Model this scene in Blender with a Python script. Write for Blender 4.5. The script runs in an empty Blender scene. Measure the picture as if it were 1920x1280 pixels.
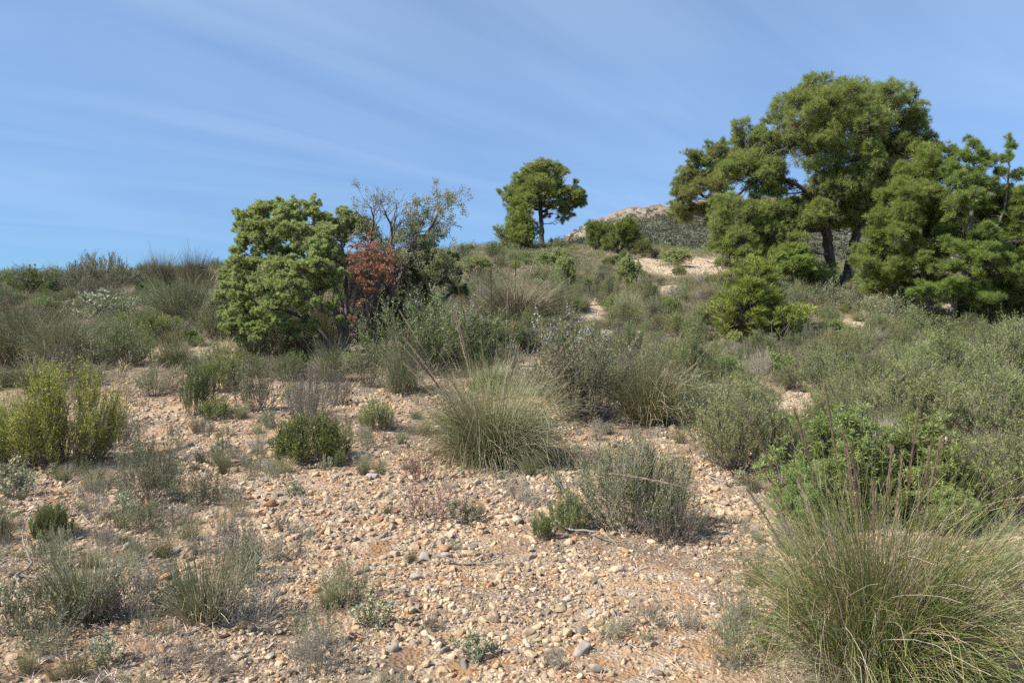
import bpy, math, random
import numpy as np
from mathutils import Vector, Euler

SC = bpy.context.scene
COL = SC.collection
rad = math.radians
F = 1387.0                      # focal length in pixels of the 1920 px wide photograph
PITCH = rad(1.65)
EYE = 1.6

# ---------------------------------------------------------------- camera, sky, sun
cam_d = bpy.data.cameras.new('camera')
cam = bpy.data.objects.new('camera', cam_d); COL.objects.link(cam)
cam.location = (0, 0, EYE)
cam.rotation_euler = (rad(90) - PITCH, 0, 0)
cam_d.sensor_width = 36.0
cam_d.lens = 36.0 * F / 1920.0
cam_d.clip_start = 0.05; cam_d.clip_end = 8000
SC.camera = cam

SUN_EL, SUN_AZ = rad(44), rad(-112)     # azimuth from +Y (view direction), negative = to the left
sdir = Vector((math.sin(SUN_AZ)*math.cos(SUN_EL), math.cos(SUN_AZ)*math.cos(SUN_EL), math.sin(SUN_EL)))
sl = bpy.data.lights.new('sun', 'SUN'); sl.energy = 4.7; sl.angle = rad(0.53); sl.color = (1.0, 0.94, 0.84)
so = bpy.data.objects.new('sun', sl); COL.objects.link(so)
so.rotation_euler = sdir.to_track_quat('Z', 'Y').to_euler()

W = bpy.data.worlds.new('World'); SC.world = W; W.use_nodes = True
nt = W.node_tree; nt.nodes.clear()
def wn(t, **k):
    n = nt.nodes.new(t)
    for a, b in k.items(): setattr(n, a, b)
    return n
wo = wn('ShaderNodeOutputWorld'); bg = wn('ShaderNodeBackground'); bg.inputs[1].default_value = 0.076
sky = wn('ShaderNodeTexSky'); sky.sky_type = 'NISHITA'; sky.sun_disc = False
sky.sun_elevation = SUN_EL; sky.sun_rotation = SUN_AZ
sky.altitude = 2200; sky.air_density = 1.0; sky.dust_density = 0.0; sky.ozone_density = 2.0
A1 = 38; A2 = 30
tc = wn('ShaderNodeTexCoord')
sep = wn('ShaderNodeSeparateXYZ'); nt.links.new(tc.outputs['Generated'], sep.inputs[0])
mz = wn('ShaderNodeMath', operation='MAXIMUM'); nt.links.new(sep.outputs[2], mz.inputs[0]); mz.inputs[1].default_value = 0.02
az = wn('ShaderNodeMath', operation='ADD'); nt.links.new(mz.outputs[0], az.inputs[0]); az.inputs[1].default_value = 0.16
dx = wn('ShaderNodeMath', operation='DIVIDE'); nt.links.new(sep.outputs[0], dx.inputs[0]); nt.links.new(az.outputs[0], dx.inputs[1])
dy = wn('ShaderNodeMath', operation='DIVIDE'); nt.links.new(sep.outputs[1], dy.inputs[0]); nt.links.new(az.outputs[0], dy.inputs[1])
cmb = wn('ShaderNodeCombineXYZ'); nt.links.new(dx.outputs[0], cmb.inputs[0]); nt.links.new(dy.outputs[0], cmb.inputs[1])
mp = wn('ShaderNodeMapping', vector_type='TEXTURE'); mp.inputs['Rotation'].default_value = (0, 0, rad(A1)); mp.inputs['Scale'].default_value = (2.0, 0.5, 1); mp.inputs['Location'].default_value = (3.1, .7, 0)
nt.links.new(cmb.outputs[0], mp.inputs[0])
n1 = wn('ShaderNodeTexNoise'); n1.inputs['Scale'].default_value = 1.0; n1.inputs['Detail'].default_value = 9; n1.inputs['Roughness'].default_value = 0.46; n1.inputs['Distortion'].default_value = 1.6
nt.links.new(mp.outputs[0], n1.inputs['Vector'])
mp2 = wn('ShaderNodeMapping', vector_type='TEXTURE'); mp2.inputs['Rotation'].default_value = (0, 0, rad(A2)); mp2.inputs['Scale'].default_value = (3.0, 1.0, 1); mp2.inputs['Location'].default_value = (1.3, 2.1, 0)
nt.links.new(cmb.outputs[0], mp2.inputs[0])
n2 = wn('ShaderNodeTexNoise'); n2.inputs['Scale'].default_value = 1.0; n2.inputs['Detail'].default_value = 3
nt.links.new(mp2.outputs[0], n2.inputs['Vector'])
mm = wn('ShaderNodeMath', operation='MULTIPLY'); nt.links.new(n1.outputs[0], mm.inputs[0]); nt.links.new(n2.outputs[0], mm.inputs[1])
rmp = wn('ShaderNodeMapRange'); rmp.inputs['From Min'].default_value = 0.12; rmp.inputs['From Max'].default_value = 0.40
rmp.inputs['To Min'].default_value = 0.25; rmp.inputs['To Max'].default_value = 0.47
nt.links.new(mm.outputs[0], rmp.inputs['Value'])
mix = wn('ShaderNodeMix', data_type='RGBA'); fz = wn('ShaderNodeMapRange'); fz.inputs['From Max'].default_value = 0.16; nt.links.new(sep.outputs[2], fz.inputs['Value'])
fm = wn('ShaderNodeMath', operation='MULTIPLY'); nt.links.new(rmp.outputs[0], fm.inputs[0]); nt.links.new(fz.outputs[0], fm.inputs[1]); nt.links.new(fm.outputs[0], mix.inputs['Factor'])
tint = wn('ShaderNodeMix', data_type='RGBA', blend_type='MULTIPLY'); tint.inputs['Factor'].default_value = 1
tint.inputs['B'].default_value = (0.60, 0.91, 1.22, 1)
hz = wn('ShaderNodeMapRange'); hz.inputs['From Min'].default_value = 0.0; hz.inputs['From Max'].default_value = 0.30
hz.inputs['To Min'].default_value = 0.66; hz.inputs['To Max'].default_value = 1.0; nt.links.new(sep.outputs[2], hz.inputs['Value'])
sk2 = wn('ShaderNodeVectorMath', operation='SCALE'); nt.links.new(sky.outputs[0], sk2.inputs[0]); nt.links.new(hz.outputs[0], sk2.inputs['Scale'])
nt.links.new(sk2.outputs[0], tint.inputs['A'])
nt.links.new(tint.outputs['Result'], mix.inputs['A']); mix.inputs['B'].default_value = (4.4, 5.9, 7.7, 1)
nt.links.new(mix.outputs['Result'], bg.inputs[0]); nt.links.new(bg.outputs[0], wo.inputs[0])

SC.view_settings.view_transform = 'Standard'; SC.view_settings.look = 'None'
SC.view_settings.exposure = 0.86; SC.view_settings.gamma = 1.0
SC.cycles.max_bounces = 6; SC.cycles.transmission_bounces = 4; SC.cycles.diffuse_bounces = 3
SC.cycles.glossy_bounces = 2; SC.cycles.transparent_max_bounces = 4
SC.cycles.use_denoising = False
SC.render.film_transparent = False

# ---------------------------------------------------------------- numeric helpers
def rng(s): return np.random.default_rng(s)
def nrm(a): return a / np.maximum(np.linalg.norm(a, axis=-1, keepdims=True), 1e-9)
def runit(R, n):
    return nrm(R.normal(size=(n, 3)))
_perm = rng(7).random((256, 256))
def vnoise(x, y):
    xi = np.floor(x).astype(int); yi = np.floor(y).astype(int)
    fx = x - xi; fy = y - yi
    fx = fx*fx*(3-2*fx); fy = fy*fy*(3-2*fy)
    a = _perm[xi & 255, yi & 255]; b = _perm[(xi+1) & 255, yi & 255]
    c = _perm[xi & 255, (yi+1) & 255]; d = _perm[(xi+1) & 255, (yi+1) & 255]
    return (a*(1-fx)+b*fx)*(1-fy) + (c*(1-fx)+d*fx)*fy
def fbm(x, y, o=4):
    s = 0; a = 0.5
    for k in range(o):
        s = s + a*vnoise(x*2**k + 17.3*k, y*2**k + 9.1*k); a *= 0.5
    return s / (1 - 0.5**o)

# ---------------------------------------------------------------- terrain
cols_px = np.array([-500, 0, 300, 640, 860, 960, 1050, 1130, 1200, 1300, 1400, 1600, 1900, 2500.])
Dk = np.array([1, 8.2, 12, 16, 22, 30, 40, 52])
ykey = np.array([   # image row of the ground at each distance
 [0, 871, 768, 690, 612, 566, 560, 560],
 [0, 871, 762, 682, 600, 540, 532, 536],
 [0, 871, 752, 668, 588, 524, 514, 518],
 [0, 871, 748, 668, 588, 520, 500, 500],
 [0, 871, 746, 668, 590, 530, 484, 464],
 [0, 871, 746, 668, 592, 535, 492, 458],
 [0, 871, 748, 670, 594, 537, 494, 456],
 [0, 871, 750, 672, 596, 539, 496, 456],
 [0, 871, 752, 674, 598, 541, 499, 460],
 [0, 871, 755, 677, 601, 544, 504, 474],
 [0, 871, 758, 682, 606, 548, 510, 486],
 [0, 871, 762, 692, 618, 556, 520, 500],
 [0, 871, 768, 704, 638, 582, 544, 520],
 [0, 871, 772, 715, 660, 610, 580, 560]], float)
zt = EYE + (600 - ykey)/F*Dk[None, :]
zt[:, 0] = 0; zt[:, 1] = 0
# farther: distance 75, 110, 165, 200, 225, 400 : image rows (hill at the right), sentinel columns fall away
Df = np.array([75, 110, 165, 188, 202, 230, 400, 4000.])
yf = np.array([
 [650]*8, [640]*8, [640]*8, [640]*8,
 [600, 620, 640, 650, 650, 650, 650, 610],
 [560, 560, 560, 570, 570, 590, 640, 610],
 [500, 480, 466, 448, 437, 456, 620, 610],
 [492, 462, 440, 418, 402, 424, 620, 610],
 [488, 458, 428, 402, 388, 406, 620, 610],
 [488, 462, 428, 400, 380, 396, 600, 610],
 [500, 470, 425, 396, 371, 392, 600, 610],
 [510, 476, 420, 386, 357, 384, 600, 610],
 [520, 480, 415, 378, 348, 380, 600, 610],
 [560, 520, 430, 390, 352, 390, 600, 610]], float)
zf = EYE + (600 - yf)/F*Df[None, :]
Dall = np.concatenate([Dk, Df]); zall = np.concatenate([zt, zf], 1)
NG, NL = 240, 520
gl = np.linspace(math.log(1), math.log(4000), NL)
gc = np.linspace(-500, 2500, NG)
tmp = np.array([np.interp(gl, np.log(Dall), zall[i]) for i in range(len(cols_px))])
GT = np.array([[0.0]*NL for _ in range(NG)])
for j in range(NL): GT[:, j] = np.interp(gc, cols_px, tmp[:, j])
def blur(a, k, ax):
    ker = np.hanning(2*k+3)[1:-1]; ker /= ker.sum()
    p = np.pad(a, [(k, k) if i == ax else (0, 0) for i in range(2)], mode='edge')
    return np.apply_along_axis(lambda v: np.convolve(v, ker, 'valid'), ax, p)
GT = blur(blur(GT, 7, 1), 8, 0)
def base_z(x, y):
    D = np.maximum(y, 1.0001)
    px = np.clip(960 + F*x/np.maximum(D, 4), -499, 2499)
    a = (px + 500)/3000*(NG-1); b = np.clip(np.log(D)/math.log(4000)*(NL-1), 0, NL-1.001)
    i = np.clip(a.astype(int), 0, NG-2); j = b.astype(int); fa = a-i; fb = b-j
    return (GT[i, j]*(1-fa)+GT[i+1, j]*fa)*(1-fb) + (GT[i, j+1]*(1-fa)+GT[i+1, j+1]*fa)*fb
def gz(x, y):
    x = np.asarray(x, float); y = np.asarray(y, float)
    z = base_z(x, y)
    D = np.maximum(y, 0)
    z = z + (fbm(x*0.55+40, y*0.55+40, 3)-0.5)*0.16*np.clip(D/9, 0.35, 2.2)
    z = z + (fbm(x*3.1+5, y*3.1+5, 3)-0.5)*0.05
    k = np.clip((D-80)/60, 0, 1)*np.clip((900-D)/300, 0, 1)
    z = z + k*(fbm(x*0.09, y*0.09, 5)-0.5)*2.0
    rk = rockmask(x, y)
    z = z + rk*(np.abs(fbm(x*0.16+3, y*0.3+8, 5)-0.5)*-5.0 + 0.9 + (fbm(x*0.6, y*0.7+31, 3)-0.5)*1.3)
    return z
def rockmask(x, y):
    D = np.asarray(y, float)
    edge = (fbm(x*0.05+60, y*0.05+11, 3)-0.5)*26
    px = 960 + F*x/np.maximum(D, 4)
    return np.clip((D-176+edge)/5, 0, 1)*np.clip((213-D)/6, 0, 1)*np.clip((px-1000)/30, 0, 1)

def ray(px, py):
    d = Vector(((px-960)/F, (640-py)/F, -1)); d.rotate(cam.rotation_euler); return d
TT = np.geomspace(1.2, 260, 5000)
def at(px, py):
    """ground point that the photograph shows at pixel px, py"""
    d = ray(px, py)
    x = d.x*TT; y = d.y*TT; z = EYE + d.z*TT
    h = z < gz(x, y)
    k = int(np.argmax(h)) if h.any() else int(np.argmin(z - gz(x, y)))
    return float(x[k]), float(y[k])
def atD(px, D):
    return (px-960)/F*D, D
def onray(px, py, D):
    """point at forward distance D on the line of sight through a pixel"""
    d = ray(px, py); return np.array([d.x/d.y*D, D, EYE + d.z/d.y*D])
def proj(x, y, z):
    dx, dy, dz = x, y, z-EYE
    c, s = math.cos(PITCH), math.sin(PITCH)
    fw = dy*c - dz*s; up = dy*s + dz*c
    return 960 + F*dx/fw, 640 - F*up/fw

# ---------------------------------------------------------------- mesh builder
class MB:
    def __init__(s): s.v = []; s.q = []; s.t = []; s.rq = []; s.rt = []; s.n = 0
    def add(s, V, Fc, r=None):
        V = np.asarray(V, float).reshape(-1, 3); Fc = np.asarray(Fc, np.int64)
        if len(V) == 0 or len(Fc) == 0: return s
        if r is None: r = np.zeros(len(Fc))
        r = np.broadcast_to(np.asarray(r, float), (len(Fc),))
        s.v.append(V)
        if Fc.shape[1] == 4: s.q.append(Fc+s.n); s.rq.append(r)
        else: s.t.append(Fc+s.n); s.rt.append(r)
        s.n += len(V); return s
    def arrays(s):
        V = np.concatenate(s.v) if s.v else np.zeros((0, 3))
        Q = np.concatenate(s.q) if s.q else np.zeros((0, 4), np.int64)
        T = np.concatenate(s.t) if s.t else np.zeros((0, 3), np.int64)
        r = np.concatenate(s.rq + s.rt) if (s.rq or s.rt) else np.zeros(0)
        return V, Q, T, r
    def mesh(s, name, mat, smooth=False, center=None):
        V, Q, T, r = s.arrays()
        if center is not None: V = V - np.asarray(center)
        return mk_mesh(name, V, Q, T, r, mat, smooth)
    def build(s, name, mat, parent=None, smooth=False):
        o = bpy.data.objects.new(name, s.mesh(name, mat, smooth)); COL.objects.link(o)
        if parent is not None: o.parent = parent
        return o
def mk_mesh(name, V, Q, T, r, mat, smooth):
    me = bpy.data.meshes.new(name)
    me.vertices.add(len(V)); me.vertices.foreach_set('co', V.astype(np.float32).ravel())
    nl = len(Q)*4 + len(T)*3; nf = len(Q) + len(T)
    me.loops.add(nl); me.loops.foreach_set('vertex_index', np.concatenate([Q.ravel(), T.ravel()]).astype(np.int32))
    me.polygons.add(nf)
    ls = np.concatenate([np.arange(len(Q))*4, len(Q)*4 + np.arange(len(T))*3]).astype(np.int32)
    me.polygons.foreach_set('loop_start', ls)
    try: me.polygons.foreach_set('loop_total', np.concatenate([np.full(len(Q), 4), np.full(len(T), 3)]).astype(np.int32))
    except Exception: pass
    at_ = me.attributes.new('rnd', 'FLOAT', 'FACE'); at_.data.foreach_set('value', r.astype(np.float32))
    me.polygons.foreach_set('use_smooth', np.full(nf, smooth))
    me.update(calc_edges=True)
    if mat is not None: me.materials.append(mat)
    return me

def tubes(mb, P, R, n=3, r=None):
    """P (M,K,3) polylines, R (M,K) radii"""
    P = np.asarray(P, float); M, K, _ = P.shape
    if M == 0: return
    R = np.broadcast_to(np.asarray(R, float), (M, K))
    T = np.empty_like(P); T[:, 1:-1] = P[:, 2:]-P[:, :-2]; T[:, 0] = P[:, 1]-P[:, 0]; T[:, -1] = P[:, -1]-P[:, -2]
    T = nrm(T)
    ref = np.where(np.abs(nrm(P[:, -1]-P[:, 0])[:, 2:3]) > 0.8, np.array([[1., 0.13, 0]]), np.array([[0, 0.1, 1.]]))[:, None, :]
    A = nrm(np.cross(T, np.broadcast_to(ref, T.shape))); B = np.cross(T, A)
    an = np.arange(n)/n*2*math.pi
    V = P[:, :, None, :] + R[:, :, None, None]*(A[:, :, None, :]*np.cos(an)[None, None, :, None] + B[:, :, None, :]*np.sin(an)[None, None, :, None])
    idx = np.arange(M*K*n).reshape(M, K, n)
    a = idx[:, :-1, :]; b = np.roll(a, -1, 2); c = np.roll(idx[:, 1:, :], -1, 2); d = idx[:, 1:, :]
    Fc = np.stack([a, b, c, d], -1).reshape(-1, 4)
    rr = None if r is None else np.repeat(np.broadcast_to(np.asarray(r), (M,)), (K-1)*n)
    mb.add(V.reshape(-1, 3), Fc, rr)
def leaves(mb, R_, C, D, L, Wd, r, side=None):
    """diamond leaves: base points C, directions D, lengths L, widths"""
    n = len(C)
    if n == 0: return
    D = nrm(D); L = np.broadcast_to(L, (n,))[:, None]; Wd = np.broadcast_to(Wd, (n,))[:, None]
    if side is None: side = nrm(np.cross(D, runit(R_, n)))
    m = C + D*L*0.45
    V = np.stack([C, m+side*Wd*0.5, C+D*L, m-side*Wd*0.5], 1).reshape(-1, 3)
    mb.add(V, np.arange(n*4).reshape(n, 4), r)

def poly_at(P, idx, t):
    """point and tangent on polylines P[idx] at t in 0..1"""
    K = P.shape[1]; s = np.clip(t, 0, 0.9999)*(K-1); k = s.astype(int); f = (s-k)[:, None]
    a = P[idx, k]; b = P[idx, k+1]
    return a*(1-f)+b*f, nrm(b-a)

# ---------------------------------------------------------------- materials
def ramp(nt_, pts):
    n = nt_.nodes.new('ShaderNodeValToRGB'); cr = n.color_ramp
    while len(cr.elements) < len(pts): cr.elements.new(0.5)
    for e, (p, c) in zip(cr.elements, pts): e.position = p; e.color = (*c, 1)
    return n
def leaf_mat(name, pts, transl=0.3, rough=0.5, var=0.28, spec=0.4, lift=1.45):
    m = bpy.data.materials.new(name); m.use_nodes = True; t = m.node_tree; t.nodes.clear(); L = t.links
    out = t.nodes.new('ShaderNodeOutputMaterial')
    a = t.nodes.new('ShaderNodeAttribute'); a.attribute_name = 'rnd'
    r = ramp(t, [(p_, tuple(v*lift for v in c_)) for p_, c_ in pts]); L.new(a.outputs['Fac'], r.inputs[0])
    oi = t.nodes.new('ShaderNodeObjectInfo')
    mr = t.nodes.new('ShaderNodeMapRange'); mr.inputs['To Min'].default_value = 1-var; mr.inputs['To Max'].default_value = 1+var
    L.new(oi.outputs['Random'], mr.inputs['Value'])
    hs = t.nodes.new('ShaderNodeHueSaturation'); L.new(r.outputs[0], hs.inputs['Color']); L.new(mr.outputs[0], hs.inputs['Value'])
    mr2 = t.nodes.new('ShaderNodeMapRange'); mr2.inputs['To Min'].default_value = 0.475; mr2.inputs['To Max'].default_value = 0.515
    mu = t.nodes.new('ShaderNodeMath'); mu.operation = 'FRACT'; mk = t.nodes.new('ShaderNodeMath'); mk.operation = 'MULTIPLY'; mk.inputs[1].default_value = 7.31
    L.new(oi.outputs['Random'], mk.inputs[0]); L.new(mk.outputs[0], mu.inputs[0]); L.new(mu.outputs[0], mr2.inputs['Value']); L.new(mr2.outputs[0], hs.inputs['Hue'])
    p = t.nodes.new('ShaderNodeBsdfPrincipled'); p.inputs['Roughness'].default_value = rough; p.inputs['Specular IOR Level'].default_value = spec
    L.new(hs.outputs[0], p.inputs['Base Color'])
    tr = t.nodes.new('ShaderNodeBsdfTranslucent'); L.new(hs.outputs[0], tr.inputs['Color'])
    mx = t.nodes.new('ShaderNodeMixShader'); mx.inputs[0].default_value = transl
    L.new(p.outputs[0], mx.inputs[1]); L.new(tr.outputs[0], mx.inputs[2]); L.new(mx.outputs[0], out.inputs[0])
    return m
def solid_mat(name, pts, rough=0.85, nscale=20, bump=0.4, bscale=60, spec=0.2, stretch=None, bdist=0.01):
    m = bpy.data.materials.new(name); m.use_nodes = True; t = m.node_tree; t.nodes.clear(); L = t.links
    out = t.nodes.new('ShaderNodeOutputMaterial'); p = t.nodes.new('ShaderNodeBsdfPrincipled')
    tc_ = t.nodes.new('ShaderNodeTexCoord'); mpg = t.nodes.new('ShaderNodeMapping')
    if stretch: mpg.inputs['Scale'].default_value = stretch
    L.new(tc_.outputs['Object'], mpg.inputs[0])
    n = t.nodes.new('ShaderNodeTexNoise'); n.inputs['Scale'].default_value = nscale; n.inputs['Detail'].default_value = 6
    L.new(mpg.outputs[0], n.inputs['Vector'])
    r = ramp(t, pts); L.new(n.outputs[0], r.inputs[0]); L.new(r.outputs[0], p.inputs['Base Color'])
    n2_ = t.nodes.new('ShaderNodeTexNoise'); n2_.inputs['Scale'].default_value = bscale; n2_.inputs['Detail'].default_value = 5
    L.new(mpg.outputs[0], n2_.inputs['Vector'])
    b = t.nodes.new('ShaderNodeBump'); b.inputs['Strength'].default_value = bump; b.inputs['Distance'].default_value = bdist
    L.new(n2_.outputs[0], b.inputs['Height']); L.new(b.outputs[0], p.inputs['Normal'])
    p.inputs['Roughness'].default_value = rough; p.inputs['Specular IOR Level'].default_value = spec
    L.new(p.outputs[0], out.inputs[0]); return m

M = {}
M['pine'] = leaf_mat('pine_needles', [(0, (.08, .10, .028)), (.6, (.135, .16, .042)), (.93, (.19, .21, .06)), (1, (.24, .18, .08))], .5, var=.08, lift=2.1)
M['pine_bright'] = leaf_mat('young_pine_needles', [(0, (.085, .115, .022)), (.7, (.15, .185, .038)), (1, (.215, .245, .07))], .35)
M['pine_mid'] = leaf_mat('mid_pine_needles', [(0, (.085, .11, .027)), (.7, (.145, .175, .04)), (.95, (.20, .225, .055)), (1, (.24, .19, .08))], .5, var=.08, lift=2.0)
M['juniper'] = leaf_mat('juniper_scales', [(0, (.12, .145, .05)), (.6, (.205, .245, .09)), (1, (.33, .36, .16))], .4, var=.08, lift=1.8)
M['juniper_green'] = leaf_mat('prickly_juniper_needles', [(0, (.10, .13, .035)), (.6, (.19, .235, .075)), (1, (.28, .32, .14))], .4, var=.1, lift=1.6)
M['olive'] = leaf_mat('olive_leaves', [(0, (.10, .12, .055)), (.6, (.17, .19, .095)), (1, (.27, .28, .17))], .4, lift=1.9)
M['rust'] = leaf_mat('dead_rust_foliage', [(0, (.10, .08, .055)), (.3, (.15, .085, .05)), (.55, (.22, .105, .055)), (.8, (.22, .15, .08)), (1, (.20, .19, .10))], .15, lift=1.45)
M['rosemary'] = leaf_mat('rosemary_leaves', [(0, (.065, .09, .025)), (.5, (.12, .155, .045)), (.85, (.19, .225, .07)), (1, (.27, .27, .13))], .2)
M['greygreen'] = leaf_mat('grey_green_leaves', [(0, (.09, .105, .05)), (.5, (.155, .175, .085)), (.85, (.23, .24, .13)), (1, (.32, .29, .2))], .2)
M['grey'] = leaf_mat('grey_twig_leaves', [(0, (.13, .12, .09)), (.6, (.21, .19, .145)), (1, (.31, .28, .22))], .15)
M['silver'] = leaf_mat('silver_leaves', [(0, (.13, .145, .085)), (.6, (.21, .23, .14)), (1, (.32, .335, .22))], .2)
M['bright'] = leaf_mat('bright_green_shoots', [(0, (.09, .125, .03)), (.6, (.155, .20, .05)), (1, (.24, .28, .09))], .3)
M['yellowgreen'] = leaf_mat('yellow_green_shoots', [(0, (.10, .125, .02)), (.6, (.19, .215, .035)), (1, (.30, .28, .08))], .35, lift=2.1)
M['green'] = leaf_mat('fresh_green_leaves', [(0, (.075, .11, .035)), (.6, (.135, .18, .055)), (1, (.22, .26, .10))], .3)
M['esparto'] = leaf_mat('esparto_blades', [(0, (.085, .11, .035)), (.45, (.155, .17, .065)), (.62, (.24, .215, .115)), (.84, (.34, .28, .17)), (1, (.42, .38, .30))], .3)
M['esparto_near'] = leaf_mat('near_esparto_blades', [(0, (.065, .09, .025)), (.4, (.12, .155, .04)), (.6, (.20, .19, .07)), (.8, (.30, .23, .12)), (1, (.42, .37, .29))], .3)
M['esparto_dry'] = leaf_mat('dry_esparto_blades', [(0, (.13, .115, .06)), (.5, (.20, .17, .10)), (1, (.32, .28, .19))], .25)
M['esparto_grey'] = leaf_mat('grey_esparto_blades', [(0, (.11, .125, .055)), (.5, (.18, .19, .095)), (1, (.32, .295, .2))], .25)
M['thatch'] = leaf_mat('dead_grass_thatch', [(0, (.20, .17, .13)), (.5, (.30, .25, .19)), (1, (.44, .38, .30))], .15)
M['stalk'] = leaf_mat('flower_stalk_straw', [(0, (.14, .10, .065)), (.5, (.24, .185, .12)), (1, (.36, .30, .21))], .15, lift=1.1)
M['drygrass'] = leaf_mat('dry_grass_blades', [(0, (.17, .155, .08)), (.5, (.28, .245, .15)), (1, (.42, .37, .26))], .25)
M['hillscrub'] = leaf_mat('hill_scrub_leaves', [(0, (.05, .06, .035)), (.6, (.09, .10, .06)), (1, (.14, .14, .09))], .2, lift=1.1)
M['flower'] = leaf_mat('pale_flowers', [(0, (.34, .36, .46)), (1, (.46, .47, .55))], .2, lift=1)
M['bark'] = solid_mat('pine_bark', [(.3, (.045, .032, .026)), (.55, (.10, .072, .058)), (.7, (.18, .13, .11))], .9, 9, 1.0, 14, stretch=(1, 1, .25), bdist=.05)
M['limb'] = solid_mat('pine_limb_bark', [(.3, (.08, .065, .055)), (.7, (.22, .185, .16))], .9, 9, .6, 30)
M['bark_grey'] = solid_mat('grey_bark', [(.3, (.07, .06, .05)), (.7, (.20, .175, .15))], .85, 12, .6, 40)
M['twig'] = solid_mat('twig_wood', [(.3, (.10, .08, .065)), (.7, (.22, .185, .155))], .85, 15, .3, 60)
M['deadwood'] = solid_mat('dead_wood', [(.3, (.20, .175, .14)), (.7, (.36, .325, .27))], .85, 20, .5, 60)
M['redtwig'] = solid_mat('reddish_twig', [(.3, (.14, .07, .055)), (.7, (.26, .15, .12))], .85, 15, .3, 60)

# stones: colour by per stone attribute
def stone_mat(name, tintc=None):
    m = bpy.data.materials.new(name); m.use_nodes = True; t = m.node_tree; t.nodes.clear(); L = t.links
    out = t.nodes.new('ShaderNodeOutputMaterial'); p = t.nodes.new('ShaderNodeBsdfPrincipled')
    a = t.nodes.new('ShaderNodeAttribute'); a.attribute_name = 'rnd'
    r = ramp(t, [(0, (.15, .13, .105)), (.16, (.25, .205, .155)), (.32, (.36, .27, .185)), (.54, (.44, .32, .205)), (.74, (.49, .37, .245)), (.88, (.53, .435, .315)), (.96, (.42, .265, .15)), (1, (.38, .185, .09))])
    L.new(a.outputs['Fac'], r.inputs[0])
    n = t.nodes.new('ShaderNodeTexNoise'); n.inputs['Scale'].default_value = 28; n.inputs['Detail'].default_value = 6
    tc_ = t.nodes.new('ShaderNodeTexCoord'); L.new(tc_.outputs['Object'], n.inputs['Vector'])
    mr = t.nodes.new('ShaderNodeMapRange'); mr.inputs['From Min'].default_value = .3; mr.inputs['From Max'].default_value = .7
    mr.inputs['To Min'].default_value = .72; mr.inputs['To Max'].default_value = 1.16; L.new(n.outputs[0], mr.inputs['Value'])
    mx = t.nodes.new('ShaderNodeMix'); mx.data_type = 'RGBA'; mx.blend_type = 'MULTIPLY'; mx.inputs['Factor'].default_value = 1
    src = r.outputs[0]
    if tintc is not None:
        rgb = t.nodes.new('ShaderNodeRGB'); rgb.outputs[0].default_value = (*tintc, 1); src = rgb.outputs[0]
    L.new(src, mx.inputs['A']); L.new(mr.outputs[0], mx.inputs['B']); L.new(mx.outputs['Result'], p.inputs['Base Color'])
    n2_ = t.nodes.new('ShaderNodeTexNoise'); n2_.inputs['Scale'].default_value = 70; n2_.inputs['Detail'].default_value = 5; L.new(tc_.outputs['Object'], n2_.inputs['Vector'])
    b = t.nodes.new('ShaderNodeBump'); b.inputs['Strength'].default_value = .55; b.inputs['Distance'].default_value = .008
    L.new(n2_.outputs[0], b.inputs['Height']); L.new(b.outputs[0], p.inputs['Normal'])
    p.inputs['Roughness'].default_value = .9; p.inputs['Specular IOR Level'].default_value = .2
    L.new(p.outputs[0], out.inputs[0]); return m
M['stone'] = stone_mat('limestone_gravel')
M['stone_grey'] = stone_mat('grey_limestone', (.38, .335, .285))
M['stone_tan'] = stone_mat('tan_limestone', (.52, .38, .24))
M['stone_pale'] = stone_mat('pale_limestone', (.56, .46, .34))
M['stone_rust'] = stone_mat('rusty_limestone', (.44, .25, .14))

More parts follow.
